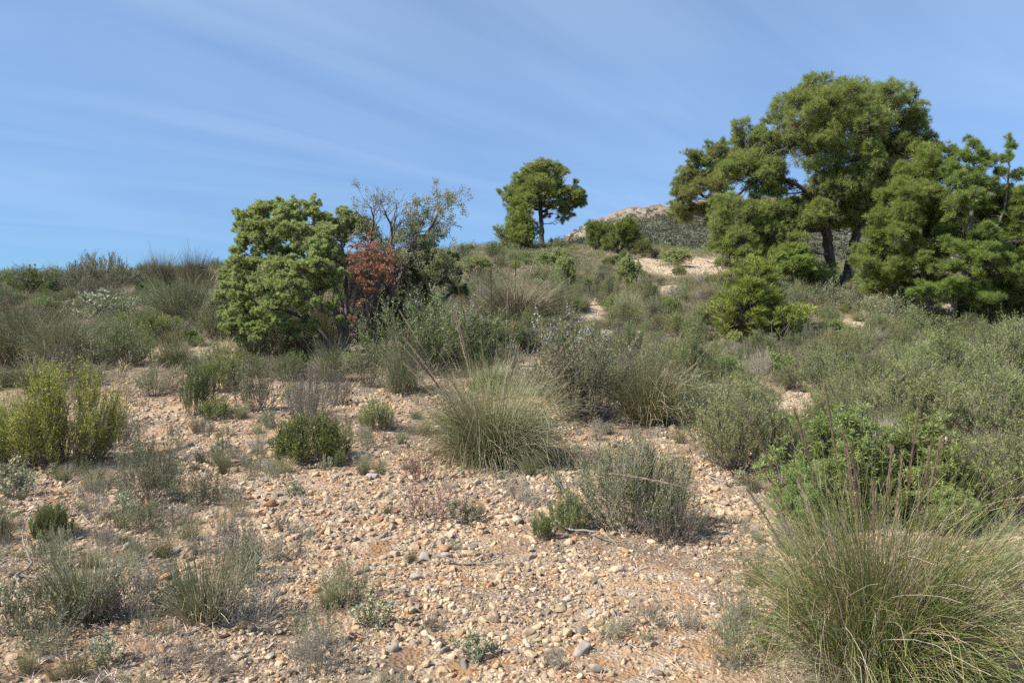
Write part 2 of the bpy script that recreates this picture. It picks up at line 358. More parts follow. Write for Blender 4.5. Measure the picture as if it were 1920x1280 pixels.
def ground_mat():
    m = bpy.data.materials.new('stony_soil'); m.use_nodes = True; t = m.node_tree; t.nodes.clear(); L = t.links
    out = t.nodes.new('ShaderNodeOutputMaterial'); p = t.nodes.new('ShaderNodeBsdfPrincipled')
    tc_ = t.nodes.new('ShaderNodeTexCoord')
    def noise(s, d=6, r=.55):
        n = t.nodes.new('ShaderNodeTexNoise'); n.inputs['Scale'].default_value = s; n.inputs['Detail'].default_value = d; n.inputs['Roughness'].default_value = r
        L.new(tc_.outputs['Object'], n.inputs['Vector']); return n
    a = ramp(t, [(.35, (.29, .155, .075)), (.5, (.37, .22, .115)), (.62, (.42, .28, .16))]); L.new(noise(1.3).outputs[0], a.inputs[0])
    v = t.nodes.new('ShaderNodeTexVoronoi'); v.inputs['Scale'].default_value = 42; L.new(tc_.outputs['Object'], v.inputs['Vector'])
    vr = ramp(t, [(0, (.30, .24, .18)), (.4, (.44, .33, .23)), (.8, (.52, .42, .31)), (1, (.40, .24, .14))]); 
    sx = t.nodes.new('ShaderNodeSeparateXYZ'); L.new(v.outputs['Color'], sx.inputs[0]); L.new(sx.outputs[0], vr.inputs[0])
    mk = t.nodes.new('ShaderNodeMapRange'); mk.inputs['From Min'].default_value = .42; mk.inputs['From Max'].default_value = .6
    L.new(noise(7, 4).outputs[0], mk.inputs['Value'])
    mx = t.nodes.new('ShaderNodeMix'); mx.data_type = 'RGBA'; L.new(mk.outputs[0], mx.inputs['Factor']); L.new(a.outputs[0], mx.inputs['A']); L.new(vr.outputs[0], mx.inputs['B'])
    # plant litter (attribute) and pale bare soil (attribute)
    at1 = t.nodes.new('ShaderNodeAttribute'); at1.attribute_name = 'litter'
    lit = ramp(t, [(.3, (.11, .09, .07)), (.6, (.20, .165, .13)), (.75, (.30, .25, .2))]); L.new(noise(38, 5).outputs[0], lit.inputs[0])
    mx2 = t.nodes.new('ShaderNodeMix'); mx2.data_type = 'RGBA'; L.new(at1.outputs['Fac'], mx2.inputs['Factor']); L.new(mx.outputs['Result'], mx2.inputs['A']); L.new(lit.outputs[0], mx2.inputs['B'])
    at2 = t.nodes.new('ShaderNodeAttribute'); at2.attribute_name = 'bare'
    bar = ramp(t, [(.35, (.40, .30, .20)), (.6, (.56, .46, .34))]); L.new(noise(5, 6).outputs[0], bar.inputs[0])
    mx3 = t.nodes.new('ShaderNodeMix'); mx3.data_type = 'RGBA'; L.new(at2.outputs['Fac'], mx3.inputs['Factor']); L.new(mx2.outputs['Result'], mx3.inputs['A']); L.new(bar.outputs[0], mx3.inputs['B'])
    L.new(mx3.outputs['Result'], p.inputs['Base Color'])
    hb = t.nodes.new('ShaderNodeMath'); hb.operation = 'ADD'; L.new(noise(60, 6, .65).outputs[0], hb.inputs[0]); L.new(v.outputs['Distance'], hb.inputs[1])
    b = t.nodes.new('ShaderNodeBump'); b.inputs['Strength'].default_value = .9; b.inputs['Distance'].default_value = .02
    L.new(hb.outputs[0], b.inputs['Height']); L.new(b.outputs[0], p.inputs['Normal'])
    p.inputs['Roughness'].default_value = .95; p.inputs['Specular IOR Level'].default_value = .15
    L.new(p.outputs[0], out.inputs[0]); return m
def hill_mat():
    m = bpy.data.materials.new('rocky_hillside'); m.use_nodes = True; t = m.node_tree; t.nodes.clear(); L = t.links
    out = t.nodes.new('ShaderNodeOutputMaterial'); p = t.nodes.new('ShaderNodeBsdfPrincipled')
    tc_ = t.nodes.new('ShaderNodeTexCoord')
    def noise(s, d=6, r=.6):
        n = t.nodes.new('ShaderNodeTexNoise'); n.inputs['Scale'].default_value = s; n.inputs['Detail'].default_value = d; n.inputs['Roughness'].default_value = r
        L.new(tc_.outputs['Object'], n.inputs['Vector']); return n
    a = ramp(t, [(.35, (.085, .085, .055)), (.5, (.12, .115, .075)), (.6, (.17, .15, .10)), (.68, (.40, .33, .25))]); L.new(noise(.9, 5).outputs[0], a.inputs[0])
    r = ramp(t, [(.30, (.08, .07, .055)), (.42, (.24, .17, .115)), (.5, (.24, .205, .165)), (.6, (.33, .27, .21)), (.72, (.29, .18, .11))]); L.new(noise(.35, 8, .65).outputs[0], r.inputs[0])
    at1 = t.nodes.new('ShaderNodeAttribute'); at1.attribute_name = 'bare'
    mx = t.nodes.new('ShaderNodeMix'); mx.data_type = 'RGBA'; L.new(at1.outputs['Fac'], mx.inputs['Factor']); L.new(a.outputs[0], mx.inputs['A']); L.new(r.outputs[0], mx.inputs['B'])
    L.new(mx.outputs['Result'], p.inputs['Base Color'])
    b = t.nodes.new('ShaderNodeBump'); b.inputs['Strength'].default_value = 1; b.inputs['Distance'].default_value = .6
    L.new(noise(1.2, 8, .7).outputs[0], b.inputs['Height']); L.new(b.outputs[0], p.inputs['Normal'])
    p.inputs['Roughness'].default_value = .95; p.inputs['Specular IOR Level'].default_value = .1
    L.new(p.outputs[0], out.inputs[0]); return m

# ---------------------------------------------------------------- object bookkeeping
def tag(o, label, cat, group=None, kind=None):
    if label: o['label'] = label
    if cat: o['category'] = cat
    if group: o['group'] = group
    if kind: o['kind'] = kind
    return o
def thing(name, label, cat, loc, rz=0, s=1, group=None):
    o = bpy.data.objects.new(name, None); COL.objects.link(o)
    o.empty_display_size = .1
    o.location = loc; o.rotation_euler = (0, 0, rz)
    o.scale = (s, s, s) if np.isscalar(s) else s
    return tag(o, label, cat, group)
PLACED = []      # x, y, radius of every plant, for litter and spacing
LAND = []        # landmarks for labels

# ---------------------------------------------------------------- photograph-derived ground zones (image ellipses -> real ground patches)
BARE = [(1290, 505, 120, 22), (1215, 497, 50, 12), (1112, 588, 16, 26), (1250, 545, 34, 8), (1190, 562, 24, 7), (1610, 615, 60, 14),
        (1600, 600, 50, 8), (1080, 640, 60, 12), (1500, 760, 45, 18), (1530, 800, 60, 16), (1750, 830, 70, 16), (1770, 880, 60, 25), (1700, 560, 60, 10),
        (1430, 500, 40, 7), (320, 668, 110, 15), (655, 660, 40, 16), (40, 705, 80, 12), (180, 652, 26, 9), (420, 655, 50, 8), (1790, 575, 40, 8), (1130, 625, 20, 14), (1000, 700, 50, 20)]
def bare_f(x, y, z=None):
    if z is None: z = base_z(x, y)
    px, py = proj(x, y, z)
    b = np.zeros_like(px)
    for cx, cy, rx, ry in BARE:
        d = ((px-cx)/rx)**2 + ((py-cy)/ry)**2
        b = np.maximum(b, np.clip(1.5-d, 0, 1))
    return b
def gravel_f(x, y):
    """0..1 how densely stones cover the ground"""
    z = base_z(x, y); px, py = proj(x, y, z)
    n = fbm(x*.9+3, y*.9+7, 3)
    g = np.clip((py-735+45*np.clip((950-px)/100, 0, 1)*np.clip((px-150)/80, 0, 1))/50, 0, 1)
    # right side is mostly plants
    g *= 1 - .55*np.clip((px-1430)/120, 0, 1)
    # lower left: soil and litter
    ll = np.clip((430-px)/220, 0, 1)*np.clip((py-900)/90, 0, 1)
    g *= 1 - .5*ll*np.clip((n-.35)*5, 0, 1)
    g *= 1 - .35*np.clip((n-.58)*6, 0, 1)
    n3 = fbm(x*2.1+31, y*2.1+77, 3); g = g*(1 - .85*np.clip((n3-.52)*7, 0, 1))*.95
    b = bare_f(x, y, z)
    return np.maximum(g, b*np.clip((py-480)/80, .35, .8))

# ---------------------------------------------------------------- ground sheet, split into the near ground and the far rocky hill
def build_ground():
    NU = 760
    u = np.linspace(-1, 1, NU); u = np.sign(u)*(np.abs(u)*.8+np.abs(u)**3*.8)
    ys = np.concatenate([np.linspace(-60, 1.4, 50), np.exp(np.linspace(math.log(1.5+5), math.log(85+5), 780))-5, np.exp(np.linspace(math.log(85.6), math.log(260), 260)), np.exp(np.linspace(math.log(265), math.log(4000), 40))])
    Y = np.repeat(ys[:, None], NU, 1); X = u[None, :]*(np.abs(Y)*.9+7)
    Z = gz(X, Y); bare = np.clip(bare_f(X, Y)*1.1, 0, 1)*(Y < 75)
    px, py = proj(X, np.maximum(Y, 1), Z)
    gr = np.clip((py-700)/60, 0, 1); nn = fbm(X*1.2+9, Y*1.2+5, 4)
    lit = np.clip((1-gr)*.75 + np.clip((nn-.5)*4, 0, .6), 0, .85)*(1-bare)
    rock = rockmask(X, Y)
    split = int(np.searchsorted(ys, 85))
    def part(a, b, name, m, bb, ll):
        nr = b-a; V = np.stack([X[a:b], Y[a:b], Z[a:b]], -1).reshape(-1, 3)
        i = np.arange(nr*NU).reshape(nr, NU); Q = np.stack([i[:-1, :-1], i[:-1, 1:], i[1:, 1:], i[1:, :-1]], -1).reshape(-1, 4)
        me = mk_mesh(name, V, Q, np.zeros((0, 3), int), np.zeros(len(Q)), m, True)
        for nm, val in (('bare', bb[a:b]), ('litter', ll[a:b])):
            A = me.attributes.new(nm, 'FLOAT', 'POINT'); A.data.foreach_set('value', val.astype(np.float32).ravel())
        o = bpy.data.objects.new(name, me); COL.objects.link(o); o['kind'] = 'structure'; return o, V
    g, V = part(0, split+1, 'ground', ground_mat(), bare, lit)
    h, _ = part(split, len(ys), 'hill', hill_mat(), rock, lit*0)
    return g, V
GROUND, GV = build_ground()

# ---------------------------------------------------------------- plant generators (return [(part name, mesh)], reference height, reference width)
def g_shrub(seed, H=1., Rr=.6, ns=45, nt=500, nl=16, L=.035, Wd=.009, mat='rosemary', stem='twig', up=.5, twl=.22, open_=.15,
            flower=0, leafdir=.7, base=.12, bare=0, lobes=5, sr=.006, flat=1.0, twr=.0016):
    R = rng(seed)
    # lobed outline: every stem aims at the surface of an uneven dome
    ph = R.random(ns)*2*math.pi; u = R.random(ns)
    rr = np.sqrt(u); lob = 1 + .28*np.sin(ph*lobes/2+R.random()*6)+.16*np.sin(ph*lobes+R.random()*6) + R.normal(size=ns)*.1
    hh = np.sqrt(np.clip(1-rr**2*.82, 0, 1))**flat*(.72+.36*R.random(ns))
    tip = np.stack([np.cos(ph)*rr*Rr*lob*.88, np.sin(ph)*rr*Rr*lob*.88, hh*H*.9], -1)
    b0 = np.stack([np.cos(ph), np.sin(ph), ph*0], -1)*(rr*base*Rr*2)[:, None]
    K = 7; t = np.linspace(0, 1, K)[None, :, None]
    P = b0[:, None]*(1-t) + tip[:, None]*t
    w = np.sin(t*math.pi)
    P[..., :2] += (tip-b0)[:, None, :2]*w*.12; P[..., 2:] -= (tip)[:, None, 2:]*w*.07*rr[:, None, None]
    P[:, 1:-1] += R.normal(size=(ns, K-2, 3))*.028*H
    st = MB(); tubes(st, P, sr*H*(1-.75*t[..., 0]), 4)
    # twigs
    si = R.integers(0, ns, nt); tt = open_ + (1-open_)*R.random(nt)**.75
    c, d = poly_at(P, si, tt)
    dirs = nrm(d*.6 + runit(R, nt)*.75 + np.array([0, 0, up]) + nrm(c*[1, 1, .3])*.25)
    ln = twl*H*(.45+.75*R.random(nt))
    k3 = np.linspace(0, 1, 4)[None, :, None]
    Q = c[:, None] + dirs[:, None]*ln[:, None, None]*k3 + np.array([0, 0, 1])*(k3**2)*ln[:, None, None]*.18*np.sign(up)
    Q[:, 1:] += R.normal(size=(nt, 3, 3))*.07*ln[:, None, None]
    tubes(st, Q, twr*(1-.6*k3[..., 0]), 3)
    nlv = nt - int(nt*bare)
    parts = [('stems', st.mesh('stems', M[stem]))]
    lf = MB()
    if nl:
        li = np.repeat(np.arange(nlv), nl); m = len(li); lt = R.random(m)**.8*.95+.05
        lc, ld = poly_at(Q, li, lt)
        dd = nrm(ld*leafdir + runit(R, m)*.75 + np.array([0, 0, .15]))
        tr = R.random(nlv)
        rv = np.clip(tr[li]*.4 + R.random(m)*.3 + lt*.32, 0, 1)
        leaves(lf, R, lc, dd, L*(.6+.8*R.random(m)), Wd*(.7+.6*R.random(m)), rv)
        parts.append(('foliage', lf.mesh('foliage', M[mat])))
    if flower:
        top = np.argsort(-(Q[:nlv, -1, 2]/H + R.random(nlv)*.9))[:flower]
        fi = np.repeat(top, 7); m = len(fi)
        fc, fd = poly_at(Q, fi, .45+.55*R.random(m)); fl = MB()
        leaves(fl, R, fc, nrm(runit(R, m)+[0, 0, .2]), .016*(.6+.8*R.random(m)), .010, R.random(m))
        parts.append(('blossom', fl.mesh('blossom', M['flower'])))
    return parts, H, 2*Rr

def g_tussock(seed, H=1., n=2500, stalks=0, spread=.16, bend=1.5, tilt=1.15, r=.0016, mat='esparto', thatch=400, sides=3, dry=.3, K=8, stalk_len=1.6, stalk_r=.0022, stem_tilt=.42, lean=(0, 0), sepstalk=False):
    R = rng(seed)
    def blades(n, Lm, tl, bd, rad_, rv, mb, K=K, sides=sides):
        nc = 46; cph = R.random(nc)*2*math.pi; ca = np.sqrt(R.random(nc)); cb = .4+1.1*R.random(nc); cl = .7+.5*R.random(nc)
        ci = R.integers(0, nc, n); lo = R.random(n) < .3
        ph = np.where(lo, R.random(n)*2*math.pi, cph[ci]+R.normal(size=n)*.16); a = np.where(lo, np.sqrt(R.random(n)), np.clip(ca[ci]+R.normal(size=n)*.07, 0, 1))
        b0 = np.stack([np.cos(ph)*a*spread*H, np.sin(ph)*a*spread*H, np.zeros(n)], -1)
        ph2 = ph + R.normal(size=n)*.38
        th0 = a*tl*(.25+.75*R.random(n)); ln = Lm*H*(.5+.55*R.random(n))*cl[ci]
        bb = bd*(.25+R.random(n)**1.5*1.5)*(.4+th0)*cb[ci]
        t = np.linspace(0, 1, K)
        th = th0[:, None] + bb[:, None]*t[None, :]**1.6
        bk = R.random(n) < .09; th = th + bk[:, None]*(t[None] > (.3+.5*R.random(n))[:, None])*(.7+R.random(n))[:, None]
        tw = ph2[:, None] + (R.normal(size=n)*.75)[:, None]*t[None]**1.5
        stp = np.stack([np.sin(th)*np.cos(tw)+lean[0]*t, np.sin(th)*np.sin(tw)+lean[1]*t, np.cos(th)], -1)*(ln/(K-1))[:, None, None]
        P = np.concatenate([b0[:, None], b0[:, None]+np.cumsum(stp[:, :-1], 1)], 1)
        P[:, 1:] += np.cumsum(R.normal(size=(n, K-1, 3))*.007*H, 1)
        P[..., 2] = np.maximum(P[..., 2], .012*R.random((n, 1)))
        tubes(mb, P, rad_*np.linspace(1, .35, K)[None], sides, rv)
        return P
    mb = MB()
    rv = np.where(R.random(n) < dry, .6+.4*R.random(n), R.random(n)*.6)
    blades(n, 1.0, tilt, bend, r, rv, mb)
    parts = [('leaf_clump', mb.mesh('leaf_clump', M[mat]))]
    if thatch:
        tb = MB(); blades(thatch, .5, 1.5, 1.3, r*1.1, R.random(thatch), tb, 6)
        parts.append(('dead_leaves', tb.mesh('dead_leaves', M['thatch'])))
    if stalks:
        one = MB(); singles = []
        for i in range(stalks):
            if sepstalk: one = MB()
            ph = R.random()*2*math.pi; th = R.random()**.8*stem_tilt*1.6; Ls = stalk_len*H*(.7+.4*R.random()); Kk = 14
            t = np.linspace(0, 1, Kk); thh = th + .28*R.random()*t**2
            d = np.stack([np.sin(thh)*math.cos(ph), np.sin(thh)*math.sin(ph), np.cos(thh)], -1)*Ls/(Kk-1)
            P = np.concatenate([[[math.cos(ph)*spread*H*.4, math.sin(ph)*spread*H*.4, 0]], np.cumsum(d[:-1], 0)+[math.cos(ph)*spread*H*.4, math.sin(ph)*spread*H*.4, 0]])
            rr_ = np.where((t > .74), stalk_r*1.9*np.sin((t-.74)/.27*math.pi).clip(.2), stalk_r*(1-.3*t))
            cv = R.random()
            tubes(one, P[None], rr_[None], 4, np.array([cv]))
            m = 230; lt = .73+.26*R.random(m)
            c, dd = poly_at(P[None], np.zeros(m, int), lt)
            leaves(one, R, c, nrm(dd+runit(R, m)*.3), .042*H*(.6+.6*R.random(m)), stalk_r*1.5, np.clip(cv+R.normal(size=m)*.15, 0, 1))
            if sepstalk: singles.append(('flower_stalk', one.mesh('flower_stalk', M['stalk'])))
        parts += singles if sepstalk else [('flower_stalks', one.mesh('flower_stalks', M['stalk']))]
    return parts, H, H*1.35

def crown(mb, br, clumps, seed, puffs=22, tufts=12, needles=8, L=.16, Wd=.02, puff=.3, upb=.45, fan=.8, brr=.012, shell=.5, rlo=0, rhi=1, root=None, flatten=.75):
    """foliage: clumps (x,y,z,rx,ry,rz) -> puffs -> tufts of needles; fine branches go to br"""
    R = rng(seed); cl = np.array(clumps, float); n = len(cl)
    vol = (cl[:, 3]*cl[:, 4]*cl[:, 5])**(2/3); w = vol/vol.mean()
    cnt = np.maximum(5, (puffs*w).astype(int)); ci = np.repeat(np.arange(n), cnt); N = len(ci)
    d = runit(R, N); d[:, 2] = np.where((d[:, 2] < -.25) & (R.random(N) < .6), -d[:, 2], d[:, 2]); 
    rr = shell*.6 + (1-shell*.6)*R.random(N)**.55; rr = np.where(R.random(N) < .14, rr*1.28, rr)
    pc = cl[ci, :3] + d*cl[ci, 3:]*rr[:, None]
    pr = (cl[ci, 3]*cl[ci, 4]*cl[ci, 5])**(1/3)*puff*(.5+1.0*R.random(N))
    # branchlets clump centre -> puff
    st = cl[ci, :3] - np.array([0, 0, .35])*cl[ci, 5:6] if root is None else cl[ci, :3]*.55+root*.45
    t = np.linspace(0, 1, 5)[None, :, None]
    P = st[:, None]*(1-t)+pc[:, None]*t; P[:, 1:-1] += R.normal(size=(N, 3, 3))*(pr*.18)[:, None, None]
    P[..., 2] -= np.sin(t[..., 0]*math.pi)*.08*cl[ci, 5][:, None]
    if br is not None: tubes(br, P, brr*np.linspace(1, .35, 5)[None]*(.7+.6*R.random((N, 1))), 3)
    # tufts
    ti = np.repeat(np.arange(N), tufts); T_ = len(ti); td = runit(R, T_); td[:, 2] = td[:, 2]*.9 + .15
    out = nrm(d)[ti]
    tp = pc[ti] + td*(pr[ti]*(.35+.65*R.random(T_)**.7))[:, None]*np.array([1, 1, flatten])
    ax = nrm(td*.7 + out*.35 + np.array([0, 0, upb]) + runit(R, T_)*.35)
    if br is not None:
        sel = R.random(T_) < .45
        t3 = np.linspace(0, 1, 3)[None, :, None]
        tubes(br, pc[ti][sel][:, None]*(1-t3)+tp[sel][:, None]*t3, brr*.35, 3)
    pv = R.random(N)
    ni = np.repeat(np.arange(T_), needles); m = len(ni)
    nd = nrm(ax[ni] + runit(R, m)*fan)
    rv = np.clip(rlo + (rhi-rlo)*(pv[ti][ni]*.5+R.random(T_)[ni]*.3+R.random(m)*.2), 0, 1)
    leaves(mb, R, tp[ni] - ax[ni]*L*.3*R.random((m, 1)), nd, L*(.65+.6*R.random(m)), Wd*(.7+.6*R.random(m)), rv)

def g_clumpbush(seed, H, Wb, n=14, mat='juniper_green', L=.05, Wd=.012, puffs=18, tufts=10, needles=9, low=.15, fan=.8, stemn=10, cone=False, cr=.24, bark='bark_grey', upb=.45, puff=.3, flat=1.15):
    R = rng(seed); cl = []
    for i in range(n):
        a = R.random()*6.28; u = R.random()
        if cone:
            h = low + (1-low-cr*.5)*(i+.5)/n; q = (1-h)**.75*.75*math.sqrt(R.random()); c = cr*(1.15-.7*h)
        else:
            q = math.sqrt(u)*.72; h = low + (.93-low-cr*.6)*math.sqrt(max(0, 1-q*q))*(.08+.92*R.random()); c = cr*(.75+.5*R.random())
        cl.append((math.cos(a)*q*Wb/2, math.sin(a)*q*Wb/2, h*H, c*Wb/2*1.25, c*Wb/2*1.25, c*H*.9))
    if cone: cl.append((0, 0, H*.93, Wb*.06, Wb*.06, H*.09))
    st = MB(); lf = MB()
    crown(lf, st, cl, seed+1, puffs, tufts, needles, L, Wd, puff=puff, fan=fan, brr=.006*H, upb=upb, flatten=flat, shell=.75)
    c = np.array(cl)[:, :3]; t = np.linspace(0, 1, 6)[None, :, None]; b0 = c*np.array([.1, .1, 0])
    if cone:
        b0 = np.stack([c[:, 0]*0, c[:, 1]*0, c[:, 2]*.65], -1)
        tubes(st, (np.array([[0, 0, 0.]])*(1-t[0])+np.array([[0, 0, H*.97]])*t[0])[None], .022*H*np.linspace(1, .15, 6)[None], 7)
    P = b0[:, None]*(1-t)+c[:, None]*t; P[..., 2] += 0 if cone else -np.sin(t[..., 0]*math.pi)*.06*H; P[:, 1:-1] += R.normal(size=(len(c), 4, 3))*.015*H
    tubes(st, P, .011*H*np.linspace(1, .4, 6)[None], 5)
    return [('branches' if not cone else 'trunk', st.mesh('branches', M[bark], True)), ('crown', lf.mesh('crown', M[mat]))], H, Wb

def bare_branches(R, base, d0, length, r0, depth, out, droop=.0, split=3, wig=.18, shrink=.68, tips=None):
    K = 6; P = [np.array(base, float)]; d = np.array(d0, float)
    for k in range(K-1):
        d = d + R.normal(size=3)*wig*.5 + np.array([0, 0, .05-droop]); d /= np.linalg.norm(d)
        P.append(P[-1]+d*length/(K-1))
    r1 = r0*.62 if depth > 0 else r0*.3
    out.append((np.array(P), np.linspace(r0, r1, K)))
    if depth == 0:
        if tips is not None: tips.append((P[-1], d))
        return
    for i in range(split + int(R.random() < .4)):
        k = K-1 if i == 0 else R.integers(2, K)
        a = R.normal(size=3); a -= a.dot(d)*d; a /= np.linalg.norm(a)+1e-9
        nd = d*math.cos(.5)+a*math.sin(.35+.5*R.random())
        bare_branches(R, P[k], nd/np.linalg.norm(nd), length*shrink*(.75+.5*R.random()), r1*.9, depth-1, out, droop, split, wig, shrink, tips)
def add_branches(mb, out, n=4):
    if out: tubes(mb, np.array([o[0] for o in out]), np.array([o[1] for o in out]), n)

_protos = {}
def proto(kind):
    if kind not in _protos:
        parts, H0, W0 = BUILD[kind]()
        zz, rr = [], []
        for pn, me in parts:
            if 'stalk' in pn: continue
            a = np.zeros(len(me.vertices)*3, np.float32); me.vertices.foreach_get('co', a); a = a.reshape(-1, 3); zz.append(a[:, 2]); rr.append(np.hypot(a[:, 0], a[:, 1]))
        _protos[kind] = (parts, float(np.percentile(np.concatenate(zz), 98)), 2*float(np.percentile(np.concatenate(rr), 98 if kind[:3] in ('ypi', 'jbu') else 90)))
    return _protos[kind]
BUILD = {
 'rosemary0': lambda: g_shrub(11, 1, .6, 60, 1000, 17, .030, .0058, 'rosemary', up=.9, stem='twig', twr=.0022),
 'rosemary1': lambda: g_shrub(12, 1, .65, 60, 1000, 16, .031, .006, 'rosemary', up=.7, lobes=9, stem='twig', twr=.0022),
 'rosemary_bloom': lambda: g_shrub(13, 1, .65, 60, 1300, 17, .029, .0058, 'rosemary', up=.8, flower=90),
 'rosemary_bloom1': lambda: g_shrub(14, 1, .6, 60, 1200, 16, .030, .006, 'greygreen', up=.8, flower=60, lobes=7),
 'greygreen0': lambda: g_shrub(21, .6, .42, 45, 420, 14, .024, .006, 'greygreen', up=.7, sr=.005),
 'greygreen1': lambda: g_shrub(22, .6, .38, 55, 420, 12, .022, .0055, 'greygreen', up=1.1, sr=.004, lobes=8),
 'greygreen2': lambda: g_shrub(23, .6, .45, 40, 360, 12, .026, .006, 'greygreen', up=.3, sr=.006, bare=.2),
 'dome': lambda: g_shrub(24, .7, .65, 160, 2600, 11, .02, .006, 'greygreen', up=.5, base=.3, open_=.5, lobes=0, twl=.12, stem='deadwood'),
 'greydome': lambda: g_shrub(26, .7, .6, 110, 1900, 13, .022, .005, 'rosemary', up=.35, base=.2, open_=.2, lobes=4, twl=.2, stem='deadwood', twr=.0022, sr=.007),
 'dwarf0': lambda: g_shrub(31, .25, .2, 40, 240, 8, .016, .0035, 'grey', up=.9, sr=.006, twl=.3, stem='deadwood', twr=.001),
 'dwarf1': lambda: g_shrub(32, .25, .2, 35, 220, 10, .014, .004, 'greygreen', up=1.0, sr=.006, twl=.32, stem='deadwood', twr=.001),
 'dwarf2': lambda: g_shrub(33, .25, .24, 45, 200, 6, .015, .0035, 'grey', up=.5, sr=.006, twl=.4, bare=.3, stem='deadwood', twr=.001),
 'silver': lambda: g_shrub(35, .25, .2, 22, 110, 9, .024, .011, 'silver', up=.6, sr=.008, twl=.25),
 'bluegreen_leafy': lambda: g_shrub(36, .25, .22, 20, 90, 9, .034, .017, 'silver', up=.3, sr=.008, twl=.25, base=.3),
 'bright0': lambda: g_shrub(41, .8, .5, 80, 1900, 15, .02, .006, 'yellowgreen', up=1.2, twl=.24, sr=.005, base=.22, open_=.05, lobes=2),
 'bright1': lambda: g_shrub(42, .5, .28, 50, 850, 14, .018, .0055, 'bright', up=1.8, twl=.24, sr=.005, base=.35, open_=.1, lobes=7),
 'bright2': lambda: g_shrub(43, .4, .36, 90, 1700, 15, .018, .0055, 'bright', up=.8, twl=.22, sr=.005, base=.35, open_=.15, lobes=0),
 'sprig': lambda: g_shrub(44, .25, .1, 14, 80, 10, .014, .005, 'bright', up=2, twl=.3, sr=.006, base=.6, open_=.1),
 'green0': lambda: g_shrub(45, .6, .42, 40, 420, 13, .03, .012, 'green', up=.6),
 'green1': lambda: g_shrub(46, .6, .38, 40, 380, 13, .03, .011, 'bright', up=.9),
 'paletwigs': lambda: g_shrub(47, .5, .36, 60, 800, 3, .012, .003, 'grey', up=1.0, twl=.28, stem='deadwood', twr=.0015),
 'redtwigs': lambda: g_shrub(48, .4, .4, 22, 200, 1, .012, .003, 'grey', up=.3, twl=.34, stem='redtwig', twr=.0018, sr=.01),
 'darktwigs': lambda: g_shrub(49, .8, .55, 50, 700, 2, .014, .004, 'grey', up=.6, twl=.26, stem='twig', twr=.0025),
 'tuss_big': lambda: g_tussock(51, 1, 5200, 0, .17, 1.5, 1.1, .0013, 'esparto', 1100, 3, .34),
 'tuss_mid': lambda: g_tussock(52, 1, 3600, 20, .26, 2.0, 1.35, .0019, 'esparto', 900, 3, .42, K=9, stalk_r=.0019, stem_tilt=.5),
 'tuss0': lambda: g_tussock(53, .7, 1100, 4, .2, 1.3, 1.0, .0022, 'esparto', 250, 3, .3, K=6, stalk_r=.0014, stalk_len=1.35),
 'tuss1': lambda: g_tussock(54, .7, 1000, 5, .22, 1.0, 1.2, .0024, 'esparto_grey', 300, 3, .4, K=6, stalk_r=.0014, stalk_len=1.35),
 'tuss_dry': lambda: g_tussock(55, .8, 1500, 8, .2, .9, 1.25, .0026, 'esparto_dry', 300, 3, .5, K=6, stalk_r=.0017),
 'tuss_ridge': lambda: g_tussock(59, .8, 2600, 5, .24, .5, 1.15, .0024, 'esparto_dry', 200, 3, .3, K=5, stalk_r=.0014, stalk_len=1.3),
 'tuft0': lambda: g_tussock(56, .3, 420, 0, .22, .9, .85, .0011, 'esparto_grey', 160, 3, .35, K=5),
 'tuft1': lambda: g_tussock(57, .3, 380, 2, .25, .8, .75, .0011, 'esparto', 120, 3, .3, K=5, stalk_r=.0012),
 'ypine0': lambda: g_clumpbush(61, 2, 1.6, 26, 'pine_bright', .12, .009, 17, 9, 11, .08, cone=True, cr=.34, upb=.8, fan=.6),
 'ypine1': lambda: g_clumpbush(62, 1.6, 1.7, 22, 'pine_bright', .12, .010, 16, 9, 11, .08, cr=.27, upb=.7, fan=.75),
 'ypine_dull': lambda: g_clumpbush(65, 1.6, 1.9, 22, 'pine', .12, .010, 15, 9, 11, .06, cr=.28, upb=.5, fan=.8),
 'jbush0': lambda: g_clumpbush(63, 1, 1, 26, 'juniper_green', .046, .0075, 13, 8, 10, .08, cr=.26, upb=.45, puff=.25, fan=1.1),
 'jbush1': lambda: g_clumpbush(64, .8, 1.2, 20, 'juniper', .045, .012, 14, 9, 10, .1, cr=.28, upb=.5),
}
N_PL = [0]
def plant(kind, name, cat, x, y, w, h, label, group=None, rz=None, land=True, sink=.01, z=None):
    parts, H0, W0 = proto(kind)
    R = rng(1000+N_PL[0]); N_PL[0] += 1
    if rz is None: rz = R.random()*6.28
    sx = w/W0; sz = h/H0
    root = thing(name, label, cat, (x, y, float(gz(x, y))-sink if z is None else z), rz, (sx, sx, sz), group)
    for pn, me in parts:
        o = bpy.data.objects.new(pn, me); COL.objects.link(o); o.parent = root
    PLACED.append((x, y, w/2))
    return root
def ppx(kind, name, cat, px, py, wpx, hpx, label, group=None, rz=None, D=None, land=None):
    if D is None: x, y = at(px, py)
    else: x, y = atD(px, D)
    w = wpx/F*y; h = hpx/F*y
    if D is None:
        y2 = y + .22*w; x = x*y2/y; y = y2
    if land: LAND.append((px, py-hpx*.4, land))
    return plant(kind, name, cat, x, y, w, h, label, group, rz)

